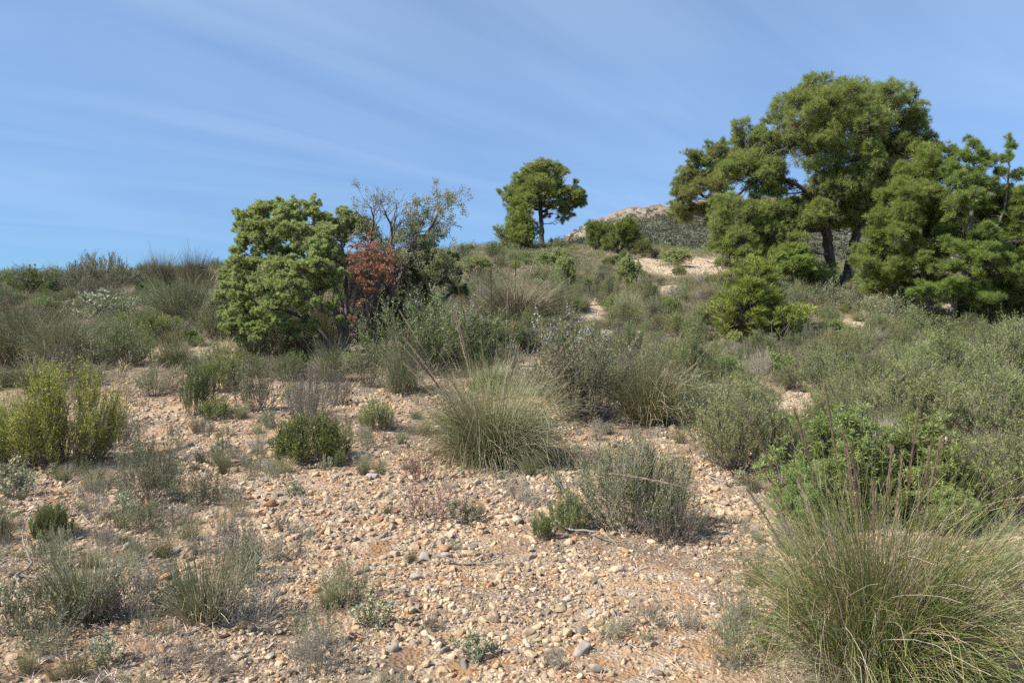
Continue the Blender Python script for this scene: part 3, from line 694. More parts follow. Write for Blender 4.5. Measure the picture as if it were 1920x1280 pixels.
# ---------------------------------------------------------------- big trees
def wclump(px, py, rx, ry, D, dy=0.0, rd=None):
    c = onray(px, py, D+dy); s = (D+dy)/F
    return (c[0], c[1], c[2], rx*s, (rd if rd is not None else rx*.9)*s, ry*s)
def tree(name, label, cat, base, D, trunks, clumps, needle, seed, limbr=.05, L=.16, Wd=.022, puffs=24, tufts=11, needles=8, mat='pine', bark='bark', landmark=None, group=None, fill=0, brr=.012, upb=.45, puff=.3, fan=.8, flat=.75, sats=2):
    """trunks: list of [(px,py,radius m, depth offset)...] in photo pixels; clumps: (px,py,rx,ry[,dy[,rd]])"""
    R = rng(seed); bx = (base[0]-960)/F*D; bz = float(gz(bx, D)); o0 = np.array([bx, D, bz])
    root = thing(name, label, cat, tuple(o0), group=group)
    tb = MB(); pts = []
    for tr in trunks:
        P = np.array([onray(p[0], p[1], D+(p[3] if len(p) > 3 else 0)) for p in tr]); r = np.array([p[2] for p in tr])
        P[0, 2] = min(P[0, 2], float(gz(P[0, 0], P[0, 1]))) - .15 if tr[0][1] >= base[1]-6 else P[0, 2]
        s = np.linspace(0, len(P)-1, len(P)*5); k = np.minimum(s.astype(int), len(P)-2); f = (s-k)[:, None]
        # smooth interpolation
        Pp = P[np.maximum(k-1, 0)]; P1 = P[k]; P2 = P[k+1]; Pn = P[np.minimum(k+2, len(P)-1)]
        Q = .5*((2*P1)+(-Pp+P2)*f+(2*Pp-5*P1+4*P2-Pn)*f**2+(-Pp+3*P1-3*P2+Pn)*f**3)
        rr = np.interp(s, np.arange(len(P)), r); rr = rr*(1+R.normal(size=len(rr))*.05)
        if tr[0][1] >= base[1]-6: rr[0] *= 1.5; rr[1] *= 1.15
        Q += R.normal(size=Q.shape)*.02*(rr[:, None]/.15)
        tubes(tb, (Q-o0)[None], rr[None], 10)
        pts.append((Q, rr))
    cl = []
    for c in clumps:
        dy = c[4] if len(c) > 4 else 0
        cl.append(wclump(c[0], c[1], c[2], c[3], D, dy, c[5] if len(c) > 5 else None))
    cl0 = np.array(cl); sat = []
    for c in cl0:
        for q in range(sats):
            v = runit(R, 1)[0]; f = .26+.26*R.random()
            sat.append([*(c[:3]+v*c[3:]*np.array([1.05, 1.05, 1.35])), c[3]*f, c[4]*f, c[5]*f*1.25])
    cl0[:, 3:] *= np.array([.84, .84, .86]); cl = np.concatenate([cl0, np.array(sat)]) if sat else cl0
    AQ = np.concatenate([p[0] for p in pts]); AR = np.concatenate([p[1] for p in pts])
    lb = MB()
    # limbs from trunk to clump centres
    for c in cl[:len(clumps)]:
        d = np.linalg.norm((AQ-c[:3])*[1, 1, 1.0], axis=1) + np.where(AQ[:, 2] > c[2]-.1, 1.5, 0) + np.where(AQ[:, 2] < bz+.25*(c[2]-bz), 2.0, 0)
        k = int(np.argmin(d)); a = AQ[k]; b = c[:3]
        t = np.linspace(0, 1, 9)[:, None]
        P = a*(1-t)+b*t; ln = np.linalg.norm(b-a); P[:, 2] -= np.sin(t[:, 0]*math.pi)*.10*ln
        P[1:-1] += R.normal(size=(7, 3))*.035*ln**.7
        r0 = min(AR[k]*.75, limbr*(.6+.25*ln))
        tubes(lb, (P-o0)[None], (r0*np.linspace(1, .28, 9))[None], 6)
        # side branches
        for q in range(5+int(3*R.random())):
            j = R.integers(2, 8); e = c[:3]+runit(R, 1)[0]*c[3:]*.8
            PP = P[j]*(1-t)+e*t; PP[1:-1] += R.normal(size=(7, 3))*.03*ln**.7
            tubes(lb, (PP-o0)[None], (r0*.34*np.linspace(1, .3, 9))[None], 4)
    cl2 = cl.copy(); cl2[:, :3] -= o0
    cm = MB(); crown(cm, lb, cl2, seed+5, puffs, tufts, needles, L, Wd, brr=brr, upb=upb, puff=puff, fan=fan, flatten=flat)
    tb.build('trunk', M[bark], root, True); lb.build('branches', M['limb' if bark == 'bark' else bark], root, True); cm.build('crown', M[mat], root)
    print('tree', name, 'needles', cm.n//4)
    PLACED.append((bx, D, .6))
    if landmark: LAND.append((base[0], base[1], landmark))
    return root, o0

# big double trunk pine
RB = rng(88)
big = [
 (1590, 178, 60, 32), (1520, 190, 55, 34), (1660, 205, 58, 36), (1475, 205, 38, 34), (1712, 240, 36, 40), (1610, 235, 60, 34, -1.2), (1540, 250, 55, 34, 1),
 (1480, 262, 42, 32, .6), (1665, 272, 50, 30, 1.2), (1720, 290, 34, 26, -.5), (1600, 292, 55, 32, -1.4), (1545, 318, 48, 30, -1), (1640, 320, 46, 26, -.6), (1700, 330, 44, 24, .4),
 (1590, 350, 60, 28, -1.5), (1655, 365, 55, 26, -1), (1530, 372, 42, 22, .6), (1735, 300, 30, 22, .8),
 (1398, 268, 34, 34, .5), (1400, 310, 42, 34, -.3), (1432, 262, 26, 30, 0), (1430, 330, 40, 24, .4), (1455, 300, 24, 26, 1.4), (1385, 240, 18, 18, .2),
 (1365, 385, 36, 26, -.8), (1400, 400, 45, 30, -1.2), (1450, 395, 45, 26, -.6), (1350, 425, 28, 26, -1), (1385, 445, 42, 26, -1.4), (1440, 440, 45, 24, -.9), (1500, 420, 45, 24, -.6),
 (1535, 398, 40, 20, -.6), (1610, 392, 44, 20, -.6), (1470, 470, 34, 16, -1.3), (1500, 395, 40, 18, .8), (1640, 410, 50, 24, .8), (1350, 455, 24, 14, -1),
 (1345, 470, 26, 14, -1.2), (1375, 478, 32, 14, -1.5), (1410, 478, 32, 14, -1.3), (1445, 480, 26, 12, -1.5), (1360, 495, 20, 10, -1.2), (1395, 498, 26, 9, -1.6), (1490, 448, 30, 13, -1.4), (1510, 420, 30, 14, -.8), (1445, 365, 26, 16, 0), (1745, 265, 18, 22, 0), (1455, 225, 20, 24, .5), (1655, 430, 34, 18, .8),
 (1415, 290, 40, 34, 1), (1445, 315, 34, 26, -.6), (1375, 330, 26, 26, .3), (1420, 355, 36, 20, .5), (1465, 350, 30, 16, .8), (1680, 345, 44, 24, .2), (1610, 375, 50, 22, -.8), (1690, 380, 44, 22, .9), (1560, 425, 30, 12, 1.2), (1620, 425, 40, 16, 1), (1465, 425, 36, 18, .4), (1430, 460, 36, 16, -.2), (1350, 400, 26, 24, -.3), (1700, 250, 40, 40, 1),
 (1590, 220, 70, 45, 2.6), (1520, 280, 60, 40, 2.6), (1660, 300, 60, 40, 2.8), (1600, 360, 60, 30, 2.6), (1560, 190, 50, 30, -2.3), (1635, 235, 50, 34, -2.6), (1500, 235, 45, 34, -2.2),
]
tree('pine_tree', 'tallest pine with a broad domed crown and two dark trunks', 'tree', (1566, 517), 31.5,
     [[(1562, 524, .25), (1556, 480, .21), (1550, 430, .22), (1560, 370, .19), (1568, 310, .15), (1580, 250, .10), (1590, 190, .05)],
      [(1578, 520, .21, .2), (1596, 480, .17, .3), (1606, 440, .19, .4), (1632, 390, .16, .5), (1650, 330, .12, .6), (1690, 275, .08, .6), (1712, 250, .04, .6)],
      [(1550, 430, .10), (1500, 432, .09, -.3), (1450, 425, .07, -.6), (1400, 420, .04, -.9)],
      [(1558, 400, .13), (1530, 375, .11), (1500, 350, .09), (1470, 335, .07), (1430, 300, .04)],
      [(1640, 350, .10, .5), (1660, 300, .08, .4), (1690, 262, .05, .3), (1720, 250, .03, .2)]],
     big, None, 301, .035, L=.17, Wd=.012, puffs=46, tufts=6, needles=11, landmark='the tallest pine', puff=.21, upb=.3, fan=.85, flat=1.0)
# darker pine behind it, on the left of the crown
tree('pine_tree', 'dark spreading pine partly behind the left side of the tallest pine', 'tree', (1362, 498), 41,
     [[(1362, 500, .26), (1358, 440, .22), (1352, 380, .18), (1345, 330, .10), (1350, 290, .05)], [(1354, 385, .1), (1320, 368, .08), (1285, 350, .04)], [(1354, 385, .1), (1385, 365, .08), (1400, 350, .04)]],
     [(1345, 288, 26, 18), (1318, 305, 28, 22), (1290, 330, 28, 22), (1272, 352, 18, 24), (1360, 315, 36, 26), (1325, 340, 34, 22, 1), (1375, 300, 24, 22, 1), (1300, 362, 28, 14, -1), (1283, 375, 24, 12),
      (1270, 395, 20, 16), (1282, 408, 22, 14, 1), (1320, 395, 32, 14, 1.4), (1350, 372, 30, 12, 2), (1345, 345, 30, 18, -1.5), (1290, 398, 20, 14, 1), (1340, 408, 20, 10)],
     None, 302, .03, L=.18, Wd=.015, puffs=36, tufts=6, needles=10, landmark=None, puff=.21, upb=.3, flat=1.0)
# lone pine on the ridge
tree('pine_tree', 'lone round crowned pine with one straight trunk on the ridge', 'tree', (1016, 452), 50,
     [[(1016, 456, .19), (1016, 430, .16), (1014, 405, .15), (1014, 375, .12), (1012, 345, .09), (1014, 315, .04)], [(1016, 398, .1), (1040, 386, .08), (1065, 380, .04)], [(1014, 395, .08), (985, 385, .06), (965, 378, .04)]],
     [(1018, 312, 27, 14), (1000, 322, 26, 18), (1040, 325, 22, 18), (980, 342, 26, 18), (1012, 345, 32, 20, -1.2), (1040, 345, 20, 14, 1), (962, 362, 24, 18), (952, 376, 14, 14), (985, 370, 30, 18, -1),
      (1020, 368, 32, 15, -1), (1058, 362, 24, 12), (1080, 362, 20, 16), (1088, 372, 14, 12), (1065, 380, 26, 12, .6), (1055, 396, 20, 12, .5), (1065, 408, 12, 8), (975, 390, 24, 10), (1010, 385, 26, 8, 1), (1080, 385, 14, 12),
      (1010, 340, 34, 24, 1.8), (975, 365, 30, 18, 1.6), (1035, 365, 30, 16, 1.8), (1028, 405, 9, 7)],
     None, 303, .03, L=.19, Wd=.018, puffs=32, tufts=6, needles=10, landmark='the lone pine on the ridge', puff=.21, upb=.3, flat=1.0)
# younger pines at the right edge
tree('pine_tree', 'younger bright green pine leaning up from a forked grey trunk beside the tallest pine', 'tree', (1755, 596), 23.5,
     [[(1758, 600, .13), (1742, 570, .11), (1732, 530, .10), (1732, 490, .085), (1726, 440, .065), (1728, 390, .045), (1742, 320, .02)], [(1732, 500, .05), (1700, 480, .04), (1665, 472, .02)], [(1726, 440, .04), (1690, 410, .03), (1660, 380, .02)]],
     [(1742, 300, 24, 22), (1720, 325, 28, 24), (1762, 330, 28, 22), (1690, 355, 30, 24), (1735, 362, 32, 24, -.6), (1660, 372, 24, 22), (1700, 395, 38, 24, -.8), (1650, 410, 26, 20), (1745, 405, 34, 22, .4),
      (1640, 440, 24, 18), (1690, 435, 36, 18, -.7), (1735, 440, 34, 18, .8), (1645, 470, 30, 16, .2), (1690, 470, 30, 14, .8), (1625, 495, 26, 12, -.2), (1680, 505, 30, 14, -.4), (1730, 495, 26, 14, -.9), (1640, 520, 30, 12), (1700, 530, 34, 14, .6), (1780, 290, 16, 20, .5),
      (1665, 430, 26, 18, .9), (1720, 465, 28, 16, -.6), (1655, 500, 30, 16, .8), (1610, 470, 18, 12, .6), (1760, 380, 26, 22, .3), (1765, 430, 26, 18, .6), (1640, 545, 30, 12, .7), (1690, 555, 30, 12, .9), (1765, 530, 24, 14, .8),
      (1710, 345, 30, 24, 1.2), (1700, 410, 30, 24, 1.3)],
     None, 304, .018, L=.14, Wd=.009, puffs=28, tufts=6, needles=11, flat=1.1, mat='pine_mid', bark='bark_grey', landmark='the younger pines', brr=.008, upb=.5, puff=.22, sats=3)
tree('pine_tree', 'open pine with sparse upright top shoots and a leaning grey trunk', 'tree', (1780, 584), 22.5,
     [[(1778, 590, .10), (1792, 560, .09), (1806, 520, .085), (1812, 480, .075), (1818, 430, .07), (1824, 370, .05), (1826, 300, .02)], [(1812, 480, .06), (1850, 450, .05), (1880, 400, .035), (1892, 320, .02)], [(1818, 440, .05), (1790, 400, .03), (1775, 360, .02)]],
     [(1826, 275, 14, 14), (1810, 295, 16, 15), (1845, 298, 16, 14), (1892, 275, 9, 12), (1890, 300, 12, 12), (1875, 325, 14, 12), (1908, 330, 14, 14), (1830, 330, 24, 18), (1795, 345, 26, 20), (1855, 350, 20, 12),
      (1900, 365, 20, 12), (1800, 385, 32, 20, -.5), (1840, 395, 24, 12, .5), (1890, 410, 32, 20, .3), (1930, 380, 24, 30), (1800, 425, 30, 16, .5), (1850, 440, 34, 16, -.5), (1900, 450, 40, 22, .3), (1950, 440, 34, 40),
      (1770, 440, 26, 20, .5), (1775, 400, 24, 18, .6), (1780, 545, 34, 14, -.5), (1740, 545, 30, 12, -.6), (1845, 560, 34, 12, -.6), (1900, 480, 34, 24, .6), (1905, 390, 24, 22, .5), (1935, 440, 26, 40, .2),
      (1790, 400, 26, 20, .9), (1870, 380, 26, 22, .8), (1850, 415, 30, 20, 1), (1815, 455, 34, 18, 1), (1905, 420, 26, 24, 1), (1860, 465, 30, 16, -.2), (1815, 540, 30, 12, -.2), (1760, 480, 28, 16, .6), (1900, 510, 30, 20, -.4), (1790, 320, 18, 14, .4), (1865, 300, 12, 12, .4),
      (1790, 465, 30, 14, -.4), (1835, 478, 34, 14, -.8), (1880, 490, 36, 16, .3), (1930, 500, 34, 26), (1775, 505, 30, 12, -.3), (1840, 515, 26, 12, .8), (1885, 530, 34, 16, .8), (1925, 550, 30, 24, .3), (1850, 495, 34, 14, -.9)],
     None, 305, .018, L=.14, Wd=.009, puffs=24, tufts=6, needles=11, flat=1.1, mat='pine_mid', bark='bark_grey', landmark=None, brr=.009, upb=.55, puff=.22, sats=3)
tree('pine_tree', 'dark low boughed young pine in the shade behind the leaning trunk', 'tree', (1880, 600), 24.5,
     [[(1880, 606, .10), (1880, 580, .08), (1875, 540, .04)]],
     [(1880, 560, 30, 24), (1850, 575, 26, 20), (1900, 585, 24, 22), (1870, 590, 34, 18), (1840, 545, 24, 14)],
     None, 306, .02, L=.13, Wd=.02, puffs=28, tufts=11, needles=8, mat='pine', bark='bark_grey')
tree('pine_tree', 'feathery low pine growing between the bright young pine and the dark trunks', 'tree', (1500, 515), 29.0,
     [[(1500, 530, .12), (1502, 495, .09), (1500, 465, .04)]],
     [(1490, 470, 28, 14), (1465, 484, 28, 15), (1505, 488, 26, 14), (1490, 502, 34, 14, -.6), (1515, 512, 24, 11), (1450, 502, 20, 13)],
     None, 307, .02, L=.13, Wd=.02, puffs=26, tufts=10, needles=8, mat='pine_mid', bark='bark_grey')

# big juniper at the left
JD = 15.5
jroot, jo = tree('juniper_tree', 'large yellow-green juniper with many dark spreading stems', 'tree', (645, 640), JD,
     [[(650, 640, .075), (630, 590, .06), (600, 555, .05), (565, 515, .04), (520, 470, .04), (490, 430, .02)], [(655, 640, .07), (640, 570, .055), (615, 510, .045), (595, 450, .03), (585, 400, .02)],
      [(648, 640, .06), (590, 610, .05), (530, 580, .04), (470, 560, .025)], [(652, 640, .05), (650, 570, .045), (648, 510, .035), (640, 450, .03)]],
     [(497, 392, 26, 18), (470, 405, 22, 18), (530, 395, 26, 18), (585, 385, 10, 12), (583, 400, 16, 16), (555, 412, 26, 20), (605, 410, 22, 18), (480, 425, 32, 22), (520, 425, 30, 22, -.4), (560, 440, 32, 22, -.5), (610, 440, 30, 22, -.3), (632, 430, 22, 22, .3),
      (460, 445, 22, 16), (500, 465, 30, 20), (590, 465, 32, 20, -.7), (625, 480, 24, 20, -.5), (545, 475, 26, 16, .5), (440, 500, 22, 18), (470, 500, 30, 20, -.2), (520, 505, 34, 20, -.5), (575, 505, 36, 20, -.9), (615, 515, 24, 18, -.9),
      (430, 525, 20, 16), (455, 540, 30, 20, -.4), (500, 540, 34, 20, -.8), (550, 540, 34, 18, -1), (600, 540, 24, 16, -.6), (430, 560, 20, 14), (460, 575, 32, 18, -.5), (510, 575, 34, 18, -.9), (555, 570, 24, 14, -.9),
      (425, 590, 18, 12), (470, 605, 28, 14, -.4), (520, 600, 26, 12, -.7), (640, 515, 10, 8, -1), (500, 450, 40, 30, 1.3), (580, 450, 40, 34, 1.4), (480, 540, 44, 40, 1.3), (560, 540, 40, 40, 1.6), (640, 600, 10, 8, -.9), (635, 560, 12, 8, -.9), (440, 615, 24, 12, -.3), (490, 622, 26, 12, -.7), (540, 622, 26, 12, -.6), (585, 610, 20, 12, -.5), (600, 570, 20, 12, -1), (640, 400, 14, 12), (650, 420, 16, 14, .5), (455, 420, 14, 12), (445, 470, 16, 12)],
     None, 310, .02, L=.062, Wd=.0095, puffs=24, tufts=7, needles=13, mat='juniper', bark='twig', landmark='the large juniper', brr=.006, upb=.45, puff=.19, fan=.75, flat=1.15, sats=3)
# rust red dead patch is part of the juniper
rc = [wclump(*c[:4], JD, c[4] if len(c) > 4 else 0) for c in [(690, 470, 22, 16, -.5), (672, 490, 22, 16, -.6), (710, 490, 20, 14, -.6), (730, 478, 10, 12, -.3), (695, 445, 8, 12, -.3), (690, 510, 26, 14, -.8), (720, 515, 18, 12, -.8), (665, 515, 14, 12, -.8), (680, 535, 18, 10, -.9), (735, 500, 10, 14, -.5), (698, 548, 12, 8, -.8), (655, 470, 8, 8, -.4), (728, 525, 8, 14, -.6), (658, 600, 8, 6, -1), (672, 570, 8, 8, -1)]]
rc = np.array(rc); rc[:, :3] -= jo; rc[:, 3:] *= 1.18
rm = MB(); rb = MB(); crown(rm, rb, rc, 320, 17, 4, 8, .06, .012, brr=.006, upb=.2, puff=.26, root=np.array([0, -.2, .6]), fan=.9)
rm.build('dead_foliage', M['rust'], jroot); rb.build('dead_twigs', M['twig'], jroot)

# half bare grey tree behind the juniper
def bare_tree():
    D = 15.9; base = np.array([(690-960)/F*D, D, 0.]); base[2] = float(gz(base[0], base[1]))
    root = thing('shrub_tree', 'half bare grey branched shrub tree with thin olive leaves at its tips', 'tree', tuple(base))
    R = rng(331); out = []; tips = []; br = MB()
    mains = [[(688, 640, .07), (720, 560, .055), (755, 505, .045), (800, 440, .035), (826, 390, .018)], [(685, 640, .06), (700, 580, .05), (715, 520, .04), (735, 450, .03), (722, 395, .015)],
             [(688, 640, .06), (735, 545, .045), (770, 480, .03), (780, 420, .018)], [(686, 640, .05), (680, 560, .04), (688, 490, .03), (700, 420, .02), (692, 385, .01)], [(690, 640, .05), (740, 580, .04), (800, 545, .03), (840, 510, .015)]]
    for mn in mains:
        P = np.array([onray(p[0], p[1], D+R.normal()*.25) for p in mn]) - base; r = np.array([p[2] for p in mn])
        P[0] = [0, 0, -.05]
        s = np.linspace(0, len(P)-1, 17); k = np.minimum(s.astype(int), len(P)-2); f = (s-k)[:, None]
        Pp = P[np.maximum(k-1, 0)]; P1 = P[k]; P2 = P[k+1]; Pn = P[np.minimum(k+2, len(P)-1)]
        Q = .5*((2*P1)+(-Pp+P2)*f+(2*Pp-5*P1+4*P2-Pn)*f**2+(-Pp+3*P1-3*P2+Pn)*f**3)+R.normal(size=(17, 3))*.012
        rr = np.interp(s, np.arange(len(P)), r); tubes(br, Q[None], rr[None], 7)
        for j in range(5, 17):
            for q in range(2):
                d = nrm((Q[j]-Q[j-1])+R.normal(size=3)*.10); d = nrm(d+R.normal(size=3)*.55+[0, 0, .25])
                bare_branches(R, Q[j], d, .40*(1.25-.035*j), rr[j]*.5, 3 if j > 7 else 2, out, 0, 2, .22, .68, tips)
    add_branches(br, out, 3)
    br.build('branches', M['bark_grey'], root, True)
    lf = MB(); T = np.array([t[0] for t in tips]); Dd = np.array([t[1] for t in tips])
    # leaves concentrate on the right and the lower left, the top middle stays bare
    px, py = proj(T[:, 0]+base[0], T[:, 1]+base[1], T[:, 2]+base[2])
    p = np.clip(.75*(px > 768)+.85*(py > 418)+.28*(px < 712)*(py > 400)+.10, 0, 1)
    sel = R.random(len(T)) < p; T = T[sel]; Dd = Dd[sel]
    m = 26; i = np.repeat(np.arange(len(T)), m); n = len(i)
    tv = R.random(len(T))
    leaves(lf, R, T[i]+runit(R, n)*.075*R.random((n, 1))**.5-Dd[i]*.12*R.random((n, 1)), nrm(Dd[i]*.6+runit(R, n)*.8), .036*(.7+.6*R.random(n)), .019, np.clip(tv[i]*.5+.5*R.random(n), 0, 1))
    lf.build('foliage', M['olive'], root)
    PLACED.append((base[0], D, .8))
bare_tree()
tree('shrub_tree', 'rounded dull green bush leaning out under the half bare grey branches', 'tree', (780, 612), 16.6,
     [[(775, 625, .07), (785, 580, .05), (800, 530, .04), (815, 490, .02)], [(775, 625, .05), (820, 580, .04), (850, 545, .02)]],
     [(800, 470, 30, 18), (830, 490, 26, 20), (790, 500, 34, 22), (845, 515, 24, 20), (815, 525, 34, 20, -.4), (775, 530, 28, 20), (855, 545, 16, 14), (790, 560, 36, 18, -.5), (750, 575, 28, 16), (735, 600, 28, 16), (770, 595, 34, 16, -.5), (640, 440, 30, 26, .5), (662, 425, 26, 22, .5), (690, 430, 22, 20, .5)],
     None, 335, .016, L=.06, Wd=.016, puffs=20, tufts=9, needles=9, mat='green', bark='twig', brr=.006, upb=.3, puff=.28)
LAND.append((770, 500, 'the half bare shrub tree'))

# ---------------------------------------------------------------- plants singled out in the photograph
P_ = ppx
# tussocks
P_('tuss_mid', 'grass_tussock', 'grass tussock', 925, 878, 250, 160, 'broad esparto tussock with pale stalks in the middle of the stony ground', land='the broad esparto tussock')
def near_tussock():
    BUILD['tn'] = lambda: g_tussock(58, 1, 3500, 17, .2, 1.9, 1.0, .0019, 'esparto_near', 2400, 3, .40, K=12, stalk_len=1.22, stalk_r=.0014, stem_tilt=.46, lean=(.22, -.05), sepstalk=True)
    x, y = atD(1655, 3.1)
    plant('tn', 'grass_tussock', 'grass tussock', x, y, .92, .76, 'huge arching esparto tussock with tall brown stalks, nearest of all', rz=0)
    LAND.append((1640, 1100, 'the nearest tussock'))
near_tussock()
def stray(px0, py0, px1, py1, D0, D1, label):
    a = onray(px0, py0, D0); b = onray(px1, py1, D1); t = np.linspace(0, 1, 12)[:, None]; P = a*(1-t)+b*t; P[:, 2] += np.sin(t[:, 0]*math.pi)*.03
    mb = MB(); tubes(mb, P[None], (np.where(t[:, 0] > .6, .0035, .0016)*(1.1-.5*t[:, 0]))[None], 4, np.array([.7]))
    R = rng(int(px0)); i = 160; lt = .55+.44*R.random(i); c, d = poly_at(P[None], np.zeros(i, int), lt)
    leaves(mb, R, c, nrm(d+runit(R, i)*.2), .03, .004, .5+.5*R.random(i))
    o = mb.build('grass_stalk', M['stalk']); tag(o, label, 'grass stalk')
stray(1420, 960, 1142, 887, 3.5, 4.0, 'single pale feathery stalk arching out over the grey bush')
P_('tuss0', 'grass_tussock', 'grass tussock', 1215, 800, 150, 130, 'green upright tussock beside the flowering rosemary', land='the green upright tussock')
P_('tuss_dry', 'grass_tussock', 'grass tussock', 965, 612, 160, 72, 'wide straw coloured tussock behind the broad esparto tussock', land='the straw coloured tussock')
P_('tuss_ridge', 'grass_tussock', 'grass tussock', 303, 518, 46, 56, 'brown domed tussock on the skyline, the one farther from the juniper', D=27)
P_('tuss_ridge', 'grass_tussock', 'grass tussock', 368, 516, 48, 60, 'brown domed tussock on the skyline, the one nearer the juniper', D=27, land='the brown skyline tussocks')
P_('tuss_ridge', 'grass_tussock', 'grass tussock', 436, 506, 36, 42, 'brown tussock on the skyline touching the juniper crown', D=27)
P_('tuss1', 'grass_tussock', 'grass tussock', 340, 610, 120, 90, 'loose grey tussock with long pale stems near the large juniper')
P_('tuss1', 'grass_tussock', 'grass tussock', 45, 690, 170, 110, 'long grey-green tussock with pale stems at the left edge', land='the tussock at the left edge')
P_('tuss1', 'grass_tussock', 'grass tussock', 118, 690, 120, 90, 'smaller grey-green tussock against the one at the left edge')
P_('tuss1', 'grass_tussock', 'grass tussock', 600, 655, 90, 70, 'thin tussock of tall pale stems under the large juniper')
P_('darktwigs', 'shrub', 'shrub', 1255, 1025, 150, 90, 'drooping dark twig tangle under the rounded grey bush')
P_('tuft0', 'grass_tuft', 'grass tuft', 165, 1175, 170, 150, 'olive grass tuft over grey litter in the near left corner', land='the near olive tuft')
P_('tuft0', 'grass_tuft', 'grass tuft', 385, 1175, 170, 150, 'brownish grass tuft beside a grey dwarf shrub on red soil', land='the brownish tuft')
P_('tuft0', 'grass_tuft', 'grass tuft', 1480, 1190, 80, 110, 'thin grass tuft at the foot of the nearest tussock')
P_('tuft1', 'grass_tuft', 'grass tuft', 290, 915, 60, 70, 'small olive grass tuft beside the open grey-green shrub')
P_('tuft1', 'grass_tuft', 'grass tuft', 418, 665, 50, 30, 'short round tuft on the stony strip near the large juniper')
P_('tuft0', 'grass_tuft', 'grass tuft', 1900, 1110, 90, 90, 'dry grass tuft at the right edge behind the nearest tussock')
P_('tuft0', 'grass_tuft', 'grass tuft', 620, 1140, 60, 60, 'thin grass tuft between stones and a small green shrub')
# rosemary and shrubs
P_('rosemary_bloom', 'rosemary_bush', 'shrub', 800, 705, 250, 140, 'dark rosemary with pale blue flowers in front of the half bare tree', land='the dark flowering rosemary')
P_('rosemary_bloom1', 'rosemary_bush', 'shrub', 1085, 800, 230, 185, 'grey-green rosemary with pale flowers beside the broad esparto tussock', land='the grey-green flowering rosemary')
P_('darktwigs', 'shrub', 'shrub', 700, 642, 190, 150, 'dark tangle of dead twigs under the half bare tree and the juniper')
P_('darktwigs', 'shrub', 'shrub', 610, 640, 150, 100, 'brown dead twigs hanging under the large juniper crown')
P_('greygreen1', 'shrub', 'shrub', 520, 655, 150, 80, 'fine grey-green shrub at the foot of the large juniper')
P_('greygreen0', 'shrub', 'shrub', 1560, 1262, 130, 150, 'upright grey-green shrub pressed against the front of the nearest tussock')
P_('green0', 'shrub', 'shrub', 930, 668, 110, 60, 'dark low shrub between the straw tussock and the flowering rosemary')
P_('rosemary0', 'rosemary_bush', 'shrub', 1385, 895, 190, 170, 'leafy rosemary bush behind the stalks of the nearest tussock', land='the leafy rosemary')
P_('rosemary1', 'rosemary_bush', 'shrub', 1870, 985, 230, 190, 'dense grey-green rosemary near the right edge', land='the dense rosemary at the right edge')
P_('rosemary1', 'rosemary_bush', 'shrub', 1700, 815, 200, 130, 'rosemary bush with a dark shaded hollow beneath it', land='the rosemary with the shaded hollow')
P_('rosemary0', 'rosemary_bush', 'shrub', 1850, 830, 200, 130, 'tall rosemary bush above the dense one at the right edge')
P_('rosemary1', 'rosemary_bush', 'shrub', 1560, 745, 150, 90, 'low rosemary bush upslope of the prickly juniper')
P_('rosemary0', 'rosemary_bush', 'shrub', 1760, 730, 170, 100, 'rosemary bush among grey twigs downslope of the younger pines')
P_('rosemary1', 'rosemary_bush', 'shrub', 1900, 720, 160, 110, 'rosemary bush at the right edge below the dark young pine')
P_('greydome', 'shrub', 'shrub', 1185, 1003, 215, 165, 'large rounded grey-green bush with bare white twigs on the gravel', land='the rounded grey bush')
P_('greygreen0', 'shrub', 'shrub', 1255, 1015, 130, 110, 'low skirt of grey twigs leaning from the rounded grey bush')
P_('greygreen1', 'shrub', 'shrub', 1285, 805, 130, 110, 'grey twiggy shrub just past the green upright tussock')
P_('jbush0', 'juniper_bush', 'shrub', 1555, 985, 250, 205, 'bright prickly juniper bush behind the nearest tussock', land='the bright prickly juniper')
P_('jbush0', 'juniper_bush', 'shrub', 1705, 990, 240, 190, 'second half of the bright prickly juniper thicket, with the shaded gap')
P_('jbush0', 'juniper_bush', 'shrub', 1500, 1000, 120, 120, 'small prickly juniper at the stony edge of the thicket')
P_('jbush0', 'juniper_bush', 'shrub', 1790, 1010, 110, 90, 'low sprawling prickly juniper near the dense rosemary')
P_('bright0', 'shrub', 'shrub', 130, 880, 190, 185, 'tall yellow-green broom-like shrub on the stones', land='the tall yellow-green shrub')
P_('bright0', 'shrub', 'shrub', 25, 875, 130, 120, 'lower yellow-green shrub leaning off the left edge')
P_('bright1', 'shrub', 'shrub', 370, 782, 60, 95, 'narrow bright green shrub, leftmost of the trio by the stony strip', land='the bright green trio')
P_('bright1', 'shrub', 'shrub', 415, 738, 80, 70, 'bright green shrub set back in the middle of the trio')
P_('greygreen1', 'shrub', 'shrub', 480, 775, 85, 105, 'dull green upright shrub, rightmost of the trio')
P_('bright1', 'shrub', 'shrub', 405, 790, 60, 40, 'low green shoots spreading at the foot of the trio')
P_('bright2', 'shrub', 'shrub', 582, 872, 128, 86, 'compact bright green cushion shrub with a dark shadow', land='the compact green cushion')
P_('bright1', 'shrub', 'shrub', 637, 876, 26, 34, 'tiny green shoot just beside the compact green cushion')
P_('paletwigs', 'shrub', 'shrub', 578, 800, 90, 110, 'pale leafless twiggy shrub behind the compact green cushion')
P_('bright1', 'shrub', 'shrub', 705, 810, 66, 58, 'small green shrub beside the broad esparto tussock')
P_('sprig', 'shrub', 'shrub', 545, 760, 36, 46, 'slim green sprig on stones above the pale twigs')
P_('sprig', 'shrub', 'shrub', 413, 852, 22, 44, 'lone slim green sprig in the open gravel')
